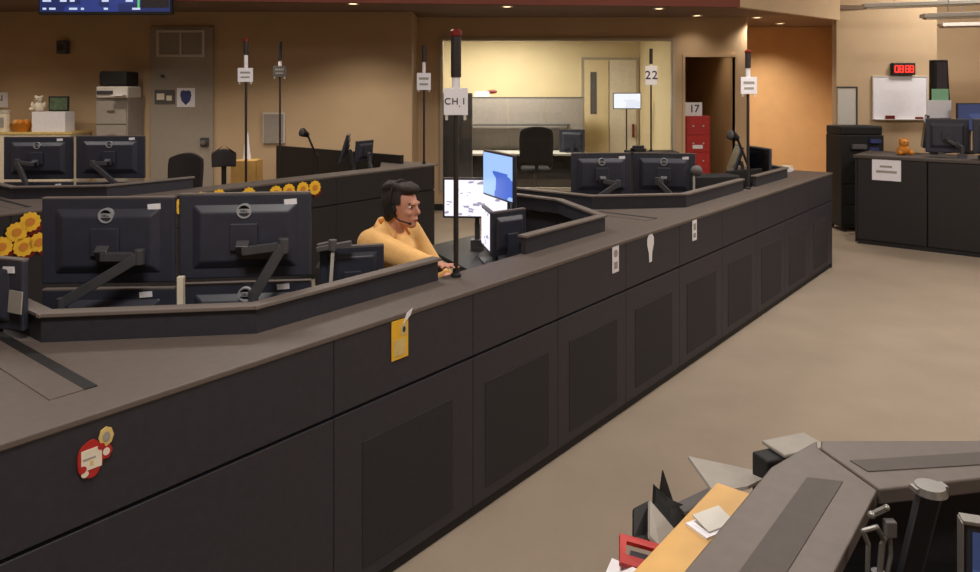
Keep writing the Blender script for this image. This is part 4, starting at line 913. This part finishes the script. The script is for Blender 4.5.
tr_.ball(pel, (.155, .19, .115)); remesh(tr_, 'trousers', 'trousers', P, .014, 4)
for s in (-1, 1):
    an = Vector((.36, s*.12, .05)); MB().ball(an+Vector((.06, 0, .0)), (.15, .052, .05)).build('shoe', 'rubber', P, smooth=True)
# hair cap: shell that leaves the face free
hb_ = MB(); hc = hd+Vector((-.016, 0, .030))
vs = []; fs = []; n = 28; k = 14
hair = MB(); hair.ball(hc, (.108, .087, .106), 24, 16); hair.ball(hd+Vector((-.055, 0, -.035)), (.058, .070, .065), 18, 12); hair.ball(hd+Vector((.05, 0, .098)), (.055, .066, .034), 18, 12)
for i in range(16):
    a = 2*PI*i/16; hair.ball(hc+Vector((.07*math.cos(a)-.01, .055*math.sin(a), .075+.01*math.sin(3*a))), (.03, .026, .024), 10, 7)
hm = remesh(hair, 'hair', 'hair', P, .008, 2)
bm = bmesh.new(); bm.from_mesh(hm.data)
kill = [v for v in bm.verts if v.co.x > hd.x+.045 and v.co.z < hd.z+.072-(v.co.x-hd.x-.045)*.1] + [v for v in bm.verts if hd.x+.012 < v.co.x <= hd.x+.045 and v.co.z < hd.z+.015]
bmesh.ops.delete(bm, geom=list(set(kill)), context='VERTS'); bm.to_mesh(hm.data); bm.free()
for s in (-1, 1):
    e = MB().ball(hd+Vector((.0765, s*.031, .004)), (.012, .012, .0075), 12, 8).build('eye', 'paper', P, smooth=True); MB().ball(hd+Vector((.086, s*.032, .003)), (.004, .0065, .0065), 10, 7).build('iris', 'ink', e, smooth=True)
    MB().bar(hd+Vector((.0895, s*.014, .030)), hd+Vector((.078, s*.048, .024)), .005, .005).build('eyebrow', 'hair', P)
MB().bar(hd+Vector((.0955, -.018, -.068)), hd+Vector((.0955, .018, -.068)), .006, .004).build('lips', 'red_lamp', P)
hs = MB()
arc = [hd+Vector((-.012, .098*math.sin(a), .030+.112*math.cos(a))) for a in [R_(-100)+R_(200)*i/16 for i in range(17)]]
hs.tube(arc, .008, 8); ho = hs.build('headset_band', 'rubber', P)
for s in (-1, 1): MB().cone(hd+Vector((-.012, s*.080, -.006)), hd+Vector((-.012, s*.106, -.006)), .034, .030, 18).build('ear_cup', 'rubber', ho)
MB().tube([hd+Vector((-.01, -.1, -.02)), hd+Vector((.05, -.095, -.06)), hd+Vector((.095, -.06, -.078))], .004).ball(hd+Vector((.095, -.06, -.078)), (.01, .008, .008)).build('microphone', 'rubber', ho)
# the chair under the person
q = P.location; chair((q.x-.02*math.cos(HD), q.y-.02*math.sin(HD), 0), HD-PI/2, 'dark office chair under the seated person', bw=.44, bh=.34, zs=.50, zb=.78)

# low equipment right of the far pair of monitors
t = thing('radio_console', 'low black radio console right of the far pair of monitors', 'equipment', uv(B1+1.72, .52, ZD), A1-R_(40))
MB().box(-.26, .26, -.10, .12, 0, .40).build('body', 'rubber', t, .012)
for i in range(3): MB().box(-.23+i*.16, -.10+i*.16, .1201, .128, .08, .34).build('module_plate', 'dark_grey', t, .004)
t = thing('radio_console', 'flat black radio console nearer the far task lamp', 'equipment', uv(B1+2.45, .55, ZD), A1-R_(20))
MB().add([(-.25, -.12, 0), (.25, -.12, 0), (.25, .12, 0), (-.25, .12, 0), (-.25, -.12, .40), (.25, -.12, .40), (.25, .12, .25), (-.25, .12, .25)], [(3,2,1,0), (4,5,6,7), (0,1,5,4), (1,2,6,5), (2,3,7,6), (3,0,4,7)]).build('body', 'rubber', t, .012)
MB().box(-.2, .2, .1201, .128, .05, .2).build('speaker_grille', 'dark_grey', t)
p = at(694, 175, 5.95); t = thing('desk_microphone', 'desk microphone with a pale stem right of the far monitors', 'microphone', (p.x, p.y, ZD))
MB().lathe([(.05, 0), (.05, .015), (.012, .025)], 16).build('base', 'rubber', t); MB().cone((0, 0, .02), (0, 0, .47), .009, n=10).build('stem', 'metal_white', t); MB().ball((.02, 0, .50), (.05, .04, .045)).build('head', 'dark_grey', t, smooth=True)
